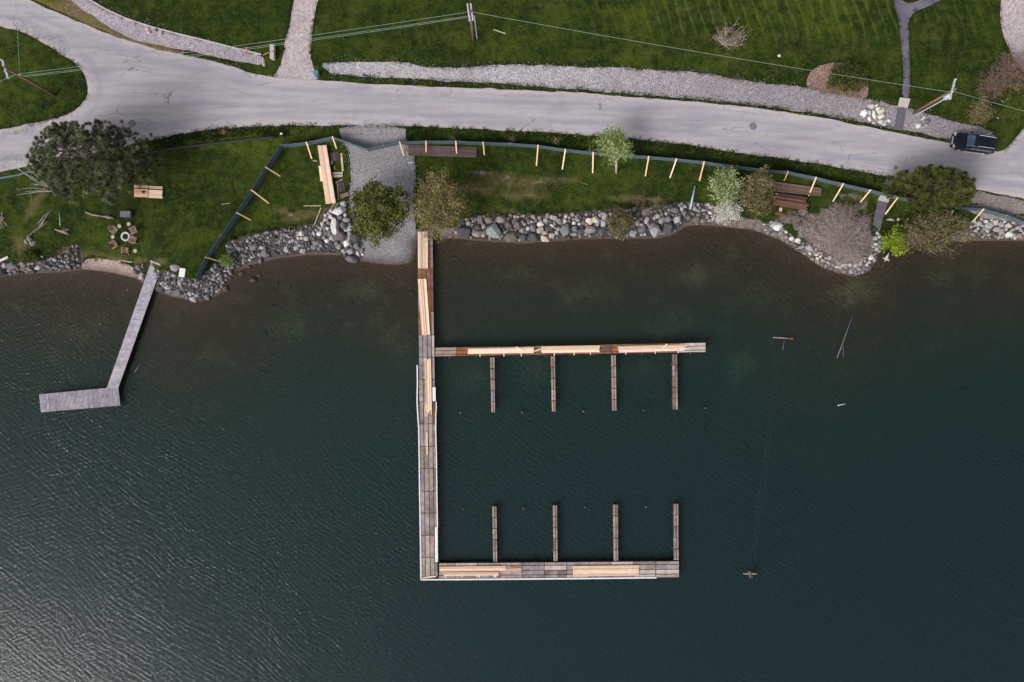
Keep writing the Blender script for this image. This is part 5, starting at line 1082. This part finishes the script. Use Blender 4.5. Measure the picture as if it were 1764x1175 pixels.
# ------------------------------------------------------------------ small things above the road
p = G(547, 130); t = thing('blue_barrel', 'blue barrel at the mouth of the driveway', 'barrel', p)
MB().lathe((p.x, p.y, p.z - .02), [(.27, 0), (.30, .05), (.31, .3), (.29, .32), (.31, .34), (.31, .6), (.29, .62), (.31, .64), (.30, .88), (.27, .92)], 18).build('body', 'bluebin', t, None, True); MB().lathe((p.x, p.y, p.z + .90), [(.28, 0), (.28, .03), (.1, .035)], 18).build('lid', 'bluebin', t)
p = G(427, 85.5); t = thing('marker_cone', 'orange marker cone on the gravel bank edging', 'cone', p)
MB().box((p.x, p.y, p.z + .03), .42, .42, .05).build('base', 'orange', t); MB().lathe((p.x, p.y, p.z + .08), [(.18, 0), (.1, .35), (.04, .62)], 14).build('cone', 'orange', t, None, True)
def edging(pts, label, w=.14, h=.2, mat='concrete', name='edging'):
    pp = [G(a, b) for a, b in pts]; t = thing(name, label, 'edging', pp[0])
    for a, b in zip(pp[:-1], pp[1:]):
        n = max(1, int((b - a).length / 1.2))
        for i in range(n):
            q0, q1 = a.lerp(b, i / n), a.lerp(b, (i + .985) / n); q0.z = hz(q0.x, q0.y) + .03; q1.z = hz(q1.x, q1.y) + .03
            MB().beam(q0, q1, w, h).build('edging_block', mat, t)
edging([(140, -10), (151, -2), (182, 16), (214, 31), (258, 46), (300, 57), (345, 68), (400, 82), (451, 94.5)], 'pale concrete edging between gravel bank and lawn')
p = G(471.5, 92); t = thing('utility_box', 'pale twin utility box beside the driveway', 'utility box', p)
for dy in (.38, -.42): MB().box((p.x, p.y + dy, p.z - .02), .38, .62, .65).build('cabinet', 'concrete', t); MB().box((p.x, p.y + dy, p.z + .63), .42, .68, .05).build('lid', 'concrete', t)
stick('loose_stick', 'thin stick propped by the utility box', (453, 95), (464, 89.5), .1, gz(458, 92) + .1, S(190, 160, 110), 'stick', 'old_wood', .05)
for px, lb in [((228, 213), 'round iron manhole cover near the road fork'), ((1297, 217.5), 'round iron manhole cover in the road above the mauve gravel bend')]:
    p = G(*px); t = thing('manhole_cover', lb, 'manhole', (p.x, p.y, p.z + .055))
    MB().lathe((p.x, p.y, p.z + .02), [(.40, 0), (.40, .045), (.33, .046)], 20).build('rim', 'manhole', t); MB().lathe((p.x, p.y, p.z + .03), [(.31, 0), (.31, .045), (.1, .047)], 20).build('lid', 'manhole', t)
for c, lb in [([(1550, 168), (1568, 170.5), (1563, 187), (1546, 184)], 'pale concrete pad where the footpath meets the gravel strip'), ([(1517, 333.5), (1533, 337), (1529.5, 349.5), (1511.5, 345)], 'pale concrete pad on the short path inside the fence')]:
    g = G(*lerp2(c, .5, .5)); t = thing('path_pad', lb, 'concrete pad', g)
    for i in range(2):
        q = [G(*lerp2(c, u_, v_)) for u_, v_ in ((.01, i * .5 + .01), (.01, i * .5 + .49), (.99, i * .5 + .49), (.99, i * .5 + .01))]
        zz = max(w.z for w in q); MB().hexa([(w.x, w.y, zz - .1) for w in q], [(w.x, w.y, zz + .09) for w in q]).build('slab', 'concrete', t)
p = G(1687, 238); t = thing('sign_post', 'thin leaning metal sign post behind the parked car', 'sign', p)
MB().tube([(p.x, p.y, p.z - .3), (p.x + .12, p.y + .05, p.z + 1.6)], [.03, .03], 8).build('post', 'metal', t); MB().box((p.x + .12, p.y + .05, p.z + 1.35), .45, .04, .5, .55).build('plate', 'metal', t)
for px, lb in [((1711, 184), 'dark mailbox with white ends near the bare shrubs'), ((1703, 212), 'dark mailbox by the small olive bush')]:
    p = G(*px); t = thing('mailbox', lb, 'mailbox', p)
    MB().box((p.x, p.y, p.z - .2), .09, .09, 1.2).build('post', 'dark', t); b_ = MB().box((p.x, p.y, p.z + 1.0), .55, .24, .26, .7).build('box', 'dark', t); MB().box((p.x + .21, p.y + .18, p.z + 1.0), .03, .25, .27, .7).build('door', 'white', b_)
p = P(1590, 207.5, gz(1590, 207)); stick('white_post', 'short white post lying beside the transformer pole', (1588, 206), (1593, 201.5), .2, gz(1590, 204) + .08, S(226, 224, 222), 'post', 'deck_grey', .14)
def band(label, pts, r=.09, name='standin_strip', mat='dark'):
    pp = [G(a_, b_) for a_, b_ in pts]; q = []
    for a_, b_ in zip(pp[:-1], pp[1:]):
        for i_ in range(6):
            w_ = a_.lerp(b_, i_ / 6); w_.z = hz(w_.x, w_.y) + r * .7; q.append(w_)
    return tag(MB().tube(q, [r] * len(q), 7).build(name, mat, None, None, True), label, 'band')
band('dark strip standing in for the shade line at the foot of the grassy verge', [(243, 266), (290, 257), (330, 252), (380, 246), (430, 240), (486, 235)], .13)  # dark tube added to draw the shade line under the verge edge
band('grey blue strip of fence fabric on the lawn beside the big pine', [(-10, 310), (12, 305), (30, 302), (50, 296), (64, 296)], .12, mat='fabric')  # tube standing in for a stray piece of fabric fence
p = G(488, 233.5); t = thing('marker_post', 'short white topped marker post at the end of the dark shade strip', 'post', p)
MB().box((p.x, p.y, p.z - .2), .1, .1, .9).build('post', 'dark', t); MB().box((p.x, p.y, p.z + .7), .24, .16, .1).build('cap', 'white', t)
# culvert pipe
pa, pb = G(1197, 321), G(1188.6, 359.6); pa.z += .12; pb.z = max(pb.z, .2) + .18
t = thing('drain_pipe', 'pale blue drain pipe lying from the lawn to the rocks', 'pipe', pb)
MB().tube([pa, pa.lerp(pb, .5), pb], [.07, .10, .13], 10).build('pipe', 'palepipe', t, None, True); MB().tube([pb.lerp(pa, .01), pb.lerp(pa, -.03)], [.16, .16], 10).build('collar', 'palepipe', t)
# ------------------------------------------------------------------ things in the water
for x, y in [(793.5, 711), (899.5, 710.5), (1005, 709), (1109, 706.5), (1215.5, 703), (798, 876.5), (902, 876), (1008, 873.8), (1113, 873)]:
    p = P(x, y, .45); zb = hz(p.x, p.y) - .4; t = thing('mooring_pile', 'slim mooring pile standing alone in a berth', 'pile', (p.x, p.y, zb), 'mooring piles between the finger piers')
    MB().tube([(p.x, p.y, zb), (p.x, p.y, .45)], [.085, .08], 8).build('shaft', 'dark_frame', t); MB().lathe((p.x, p.y, .44), [(.085, 0), (.085, .03), (.03, .08)], 8).build('cap', 'deck_grey', t, S(120, 102, 84))
def stake(label, a, b, r, z0=.03, z1=.03, c=S(120, 112, 126), name='floating_pole', cat='pole'):
    o = MB().tube([P(*a, z0), P((a[0] + b[0]) / 2, (a[1] + b[1]) / 2, (z0 + z1) / 2), P(*b, z1)], [r, r, r * .8], 8).build(name, 'old_wood', None, c, True); return tag(o, label, cat)
stake('long thin grey pole floating off the soil mound', (1469.5, 542), (1442, 617), .06, .0, .02)
stake('thin branch floating beside the long grey pole', (1453, 592), (1452.5, 616), .03, .0, .0)
stake('short orange ended stake floating beyond the rusty cross arm', (1331.5, 581), (1366, 583.5), .07, .05, .12, S(150, 136, 140))
stake('thin stick hanging from the orange ended stake', (1351, 586), (1348.5, 603), .035, .0, .0)
stake('small white stick drifting in open water', (1443, 698.5), (1457.5, 695.5), .05, .02, .02, S(206, 206, 206))
stake('bent twig adrift beside the plank dock', (240.5, 628), (231, 642), .035, .01, .01, S(150, 146, 150))
o = MB().tube([P(1361, 583.3, .12), P(1366, 583, .14)], [.13, .1], 8).build('float', 'rust', None, S(150, 90, 60)); tag(o, 'rusty float at the end of the floating stake', 'float')
p = P(1291, 987, 0); t = thing('anchor_marker', 'small dark marker frame with a crossbar standing in open water', 'marker', (p.x, p.y, hz(p.x, p.y)))
for dx, dy in ((-.1, .1), (.15, .1), (.02, -.2)): MB().tube([(p.x + dx * 2, p.y + dy * 2, hz(p.x, p.y) - .2), (p.x + dx, p.y + dy, .9)], [.09, .08], 8).build('pile', 'pole', t)
MB().beam(P(1280.5, 988.6, .95), P(1303.5, 988.4, .95), .1, .1).build('crossbar', 'old_wood', t, S(170, 160, 156)); MB().tube([P(1291, 984, .98), P(1293, 996, 1.0)], [.1, .08], 8).build('strut', 'pole', t)
for k_, (a, b) in enumerate([((1290, 985), (1342, 604)), ((1296, 985), (1349, 600))]):
    pts = [P(a[0] + (b[0] - a[0]) * i / 8 + random.uniform(-1, 1), a[1] + (b[1] - a[1]) * i / 8, -1.1) for i in range(9)]
    tag(MB().tube(pts, [.008] * 9, 5).build('mooring_line', 'wire'), 'slack mooring line running under the surface to the dark marker', 'rope', 'mooring lines of the marker')
# bleached driftwood stump at the lime shrub
p = P(1526, 446, 0); t = thing('driftwood_stump', 'bleached white driftwood stump standing in the shallows by the lime shrub', 'driftwood', p)
MB().tube([P(1526, 446, .12), P(1529, 441, .2), P(1531.5, 435, .3)], [.17, .13, .05], 8).build('trunk', 'pale_bark', t, None, True)
for a in ((1520, 444.5), (1524, 451), (1532.5, 450), (1533, 446.5)): MB().tube([P(1526.5, 446, .14), P(*a, .02)], [.1, .03], 6).build('root', 'pale_bark', t)
log('bleached forked driftwood beside the short path', [(1527, 379), (1533, 378), (1540, 380)], [.06, .16, .1], c=S(196, 190, 190))
log('bleached driftwood knot next to the forked driftwood', [(1545, 377), (1549, 379)], [.16, .12], c=S(206, 200, 198))
log('bleached roots under the edge of the soil mound', [(1513, 428), (1511, 436)], [.1, .05], c=S(170, 160, 158))

# ------------------------------------------------------------------ long grass (stuff)
def tufts(name, label, polys, per_m2, hgt, mat, blades=4, spread=.09, tone0=.45):
    XY = []
    for poly in polys:
        w = [tuple(G(a, b).xy) for a, b in poly]; xs_ = [q[0] for q in w]; ys_ = [q[1] for q in w]
        n = int((max(xs_) - min(xs_)) * (max(ys_) - min(ys_)) * per_m2); X = rng.uniform(min(xs_), max(xs_), n); Y = rng.uniform(min(ys_), max(ys_), n)
        ok = in_poly(X, Y, w); XY.append(np.stack([X[ok], Y[ok]], 1))
    XY = np.concatenate(XY); n = len(XY)
    dens = fnoise(XY[:, 0] / 1.3, XY[:, 1] / 1.3, 77, 3); XY = XY[rng.uniform(0, 1, n) < .25 + dens]; n = len(XY)
    tone = np.clip(tone0 + (fnoise(XY[:, 0] / 2.6, XY[:, 1] / 2.6, 55, 4) - .5) * 1.7 + rng.normal(size=n) * .1, 0, 1)
    C = np.repeat(np.column_stack([XY, lookup(HZ, XY[:, 0], XY[:, 1])]), blades, 0); T = np.repeat(tone, blades); m = len(C)
    az = rng.uniform(0, 6.28, m); hh = hgt * rng.uniform(.5, 1.3, m); ln = hh * rng.uniform(.3, 1.1, m)
    b0 = C + np.column_stack([rng.normal(size=m) * spread, rng.normal(size=m) * spread, np.full(m, -.01)])
    tip = b0 + np.column_stack([np.cos(az) * ln, np.sin(az) * ln, hh]); sd_ = np.column_stack([-np.sin(az), np.cos(az), np.zeros(m)]) * (.02 + hgt * .09)
    o = soup(name, np.stack([b0 - sd_, b0 + sd_, tip], 1), mat, None, np.clip(T + rng.normal(size=m) * .12, 0, 1)); tag(o, label, 'grass', kind='stuff'); return o
def line_tufts(name, label, lines, per_m, sigma, hgt, mat, blades=4, tone0=.45, dz=0.0):
    XY = []
    for ln in lines:
        w = [G(a_, b_).xy for a_, b_ in ln]
        for a_, b_ in zip(w[:-1], w[1:]):
            L = (b_ - a_).length; m = max(1, int(L * per_m)); tt = rng.uniform(0, 1, m); nr = np.array((-(b_ - a_).y, (b_ - a_).x)) / max(L, 1e-6)
            pts_ = np.array(a_)[None] * (1 - tt[:, None]) + np.array(b_)[None] * tt[:, None]
            keep = fnoise(pts_[:, 0] / .9, pts_[:, 1] / .9, 91, 3) > .42
            XY.append((pts_ + nr[None] * rng.normal(size=(m, 1)) * sigma)[keep])
    XY = np.concatenate(XY); n = len(XY); tone = np.clip(tone0 + rng.normal(size=n) * .18, 0, 1)
    C = np.repeat(np.column_stack([XY, lookup(HZ, XY[:, 0], XY[:, 1]) + dz]), blades, 0); T = np.repeat(tone, blades); m = len(C)
    az = rng.uniform(0, 6.28, m); hh = hgt * rng.uniform(.4, 1.3, m); ln_ = hh * rng.uniform(.4, 1.4, m)
    b0 = C + np.column_stack([rng.normal(size=m) * .07, rng.normal(size=m) * .07, np.full(m, -.01)])
    tip = b0 + np.column_stack([np.cos(az) * ln_, np.sin(az) * ln_, hh]); sd_ = np.column_stack([-np.sin(az), np.cos(az), np.zeros(m)]) * (.02 + hgt * .1)
    o = soup(name, np.stack([b0 - sd_, b0 + sd_, tip], 1), mat, None, np.clip(T + rng.normal(size=m) * .12, 0, 1)); tag(o, label, 'grass', kind='stuff'); return o
def scatter_pebbles(name, label, lines, per_m, sigma, c):
    mb = MB()
    for ln in lines:
        w = [G(a_, b_).xy for a_, b_ in ln]
        for a_, b_ in zip(w[:-1], w[1:]):
            L = (b_ - a_).length; nr = Vector((-(b_ - a_).y, (b_ - a_).x)).normalized()
            for _ in range(int(L * per_m)):
                p_ = a_.lerp(b_, random.random()) + nr * random.gauss(0, sigma); r_ = random.uniform(.03, .075); z_ = hz(p_.x, p_.y) + .03; q_ = random.uniform(0, 3)
                vs_ = [(p_.x + r_ * math.cos(q_ + i_ * 1.57) * random.uniform(.7, 1.2), p_.y + r_ * math.sin(q_ + i_ * 1.57) * random.uniform(.7, 1.2), z_) for i_ in range(4)]
                mb.add(vs_ + [(p_.x, p_.y, z_ + r_ * .9)], [(0, 1, 4), (1, 2, 4), (2, 3, 4), (3, 0, 4)])
    o = mb.build(name, 'stone', None, c); tag(o, label, 'gravel', kind='stuff')
def offset_band(line, d0, d1):
    up_ = [(x, y + d0) for x, y in line]; lo_ = [(x, y + d1) for x, y in line]; return up_ + lo_[::-1]
south = [(x, y) for x, y in ROAD_S[::-1] if 235 < x < 590]; south2 = [(x, y) for x, y in ROAD_S[::-1] if 700 <= x < 1535]
tufts('long_grass', 'long green grass on the verge between road and fence', [offset_band(south, 0, 17), offset_band(south2, 1, 21)], 26, .3, 'blade', 5, .1)
north = [(x, y) for x, y in ROAD_N if 560 < x < 1640]
tufts('verge_grass', 'thin grass line between the road and the pebble strips', [offset_band(north, -8, -1), [(300, 88), (330, 90), (440, 113), (460, 112), (470, 124), (440, 126), (400, 112)]], 30, .14, 'blade', 4, .08, .5)
tufts('lawn_grass', 'short lawn grass on the lakeside lawns', [[(240, 270), (480, 250), (455, 290), (400, 370), (340, 470), (300, 455), (240, 440), (140, 438), (20, 425), (20, 330)], [(490, 255), (570, 245), (590, 260), (600, 300), (560, 370), (480, 390), (400, 405)], [(725, 275), (920, 262), (1250, 300), (1220, 345), (1100, 355), (900, 365), (800, 365), (725, 300)], [(0, 56), (60, 72), (105, 100), (130, 115), (145, 145), (140, 170), (100, 198), (0, 218)]], 8, .07, 'blade', 4, .1, .42)
tufts('lawn_grass', 'short lawn grass on the upper lawns', [[(550, 2), (1530, 2), (1548, 120), (1540, 175), (1300, 132), (1000, 108), (700, 103), (560, 100)], [(170, 2), (500, 2), (480, 100), (440, 88), (300, 50), (210, 26)], [(1578, 30), (1715, 4), (1724, 80), (1760, 150), (1760, 205), (1720, 240), (1660, 205), (1575, 180)]], 7, .06, 'blade', 4, .1, .45)
tufts('dry_grass', 'dry straw coloured grass on the worn patches', [[(55, 0), (110, 0), (210, 62), (330, 92), (240, 76)], [(800, 295), (960, 298), (980, 318), (900, 345), (820, 345)], [(1355, 385), (1460, 345), (1500, 350), (1490, 372), (1400, 400)]], 9, .14, 'dryblade', 4, .12)
tufts('road_weeds', 'weeds breaking through the broken road edge by the fork', [[(22, 38), (45, 35), (80, 55), (112, 62), (122, 92), (105, 96), (60, 68)], [(0, 228), (60, 214), (110, 202), (112, 208), (60, 226), (0, 240)], [(0, 268), (50, 266), (60, 284), (0, 296)], [(20, 30), (35, 33), (40, 45), (28, 48)]], 40, .13, 'weed', 4, .16, .5)
tufts('track_litter', 'dark leaf litter down the middle of the gravel driveway', [[(520, 0), (528, 0), (524, 30), (517, 62), (512, 62), (517, 30)]], 40, .06, 'litter', 4, .1, .4)
tufts('mound_weeds', 'sparse weeds growing on the soil mound', [[(1345, 375), (1400, 345), (1505, 342), (1510, 375), (1495, 385), (1440, 362), (1390, 375), (1375, 395)], [(1380, 400), (1395, 398), (1420, 445), (1405, 440)], [(1440, 440), (1470, 445), (1465, 455), (1445, 452)]], 12, .18, 'blade', 4, .12, .6)
tufts('shore_grass', 'ragged grass overhanging the top of the rock banks', [[(800, 366), (900, 362), (1040, 354), (1180, 343), (1220, 346), (1180, 352), (1040, 364), (900, 372), (800, 376)], [(395, 405), (470, 392), (550, 380), (552, 388), (470, 400), (395, 414)], [(1335, 385), (1360, 400), (1390, 422), (1400, 432), (1385, 428), (1345, 402)], [(20, 440), (120, 420), (140, 440), (60, 452)], [(1500, 350), (1512, 352), (1506, 378), (1496, 372)], [(1522, 370), (1560, 380), (1550, 400), (1520, 395)]], 22, .2, 'blade', 5, .1, .5)
line_tufts('edge_grass', 'ragged grass creeping over the edges of road, drives and paths', [ROAD_W[1:12], [q for q in ROAD_N if 330 < q[0] < 470], [q for q in ROAD_S if 230 < q[0] < 1540], [(503, 0), (492, 70), (484, 112), (470, 132)], [(549, 0), (538, 50), (535, 92), (541, 122)],
    GR_N, [q for q in GR_S if q[0] < 1640], [(1538, 0), (1549, 40), (1553, 90), (1556, 130), (1553, 168)], [(1630, 0), (1600, 11), (1574, 21), (1564, 36), (1567, 100), (1568, 130), (1567, 168)], ramp_px[2:6], ramp_px[13:18], [(1722, 0), (1722, 30), (1728, 62), (1742, 95), (1764, 132)], [(150, 0), (213, 31), (300, 57), (380, 76), (452, 95)], [(142, 450), (155, 443), (195, 447), (228, 456)], [(1764, 215), (1745, 245), (1727, 262)]], 26, .13, .13, 'blade', 4, .5, .02)
scatter_pebbles('scattered_gravel', 'loose pebbles strayed from the gravel onto grass and road edge', [GR_N, GR_S, ramp_px[1:9], ramp_px[12:], [(470, 136), (548, 140)], [(1668, 366), (1650, 340), (1676, 328), (1764, 345)], [(150, 0), (300, 57), (452, 95)], [(160, 30), (250, 76), (330, 88), (440, 112)], [(138, 460), (142, 448), (155, 441), (195, 444), (228, 453), (240, 470)], [q for q in ROAD_N if 60 < q[0] < 560], [q for q in ROAD_S if 0 < q[0] < 1700]], 9, .22, S(158, 150, 152))
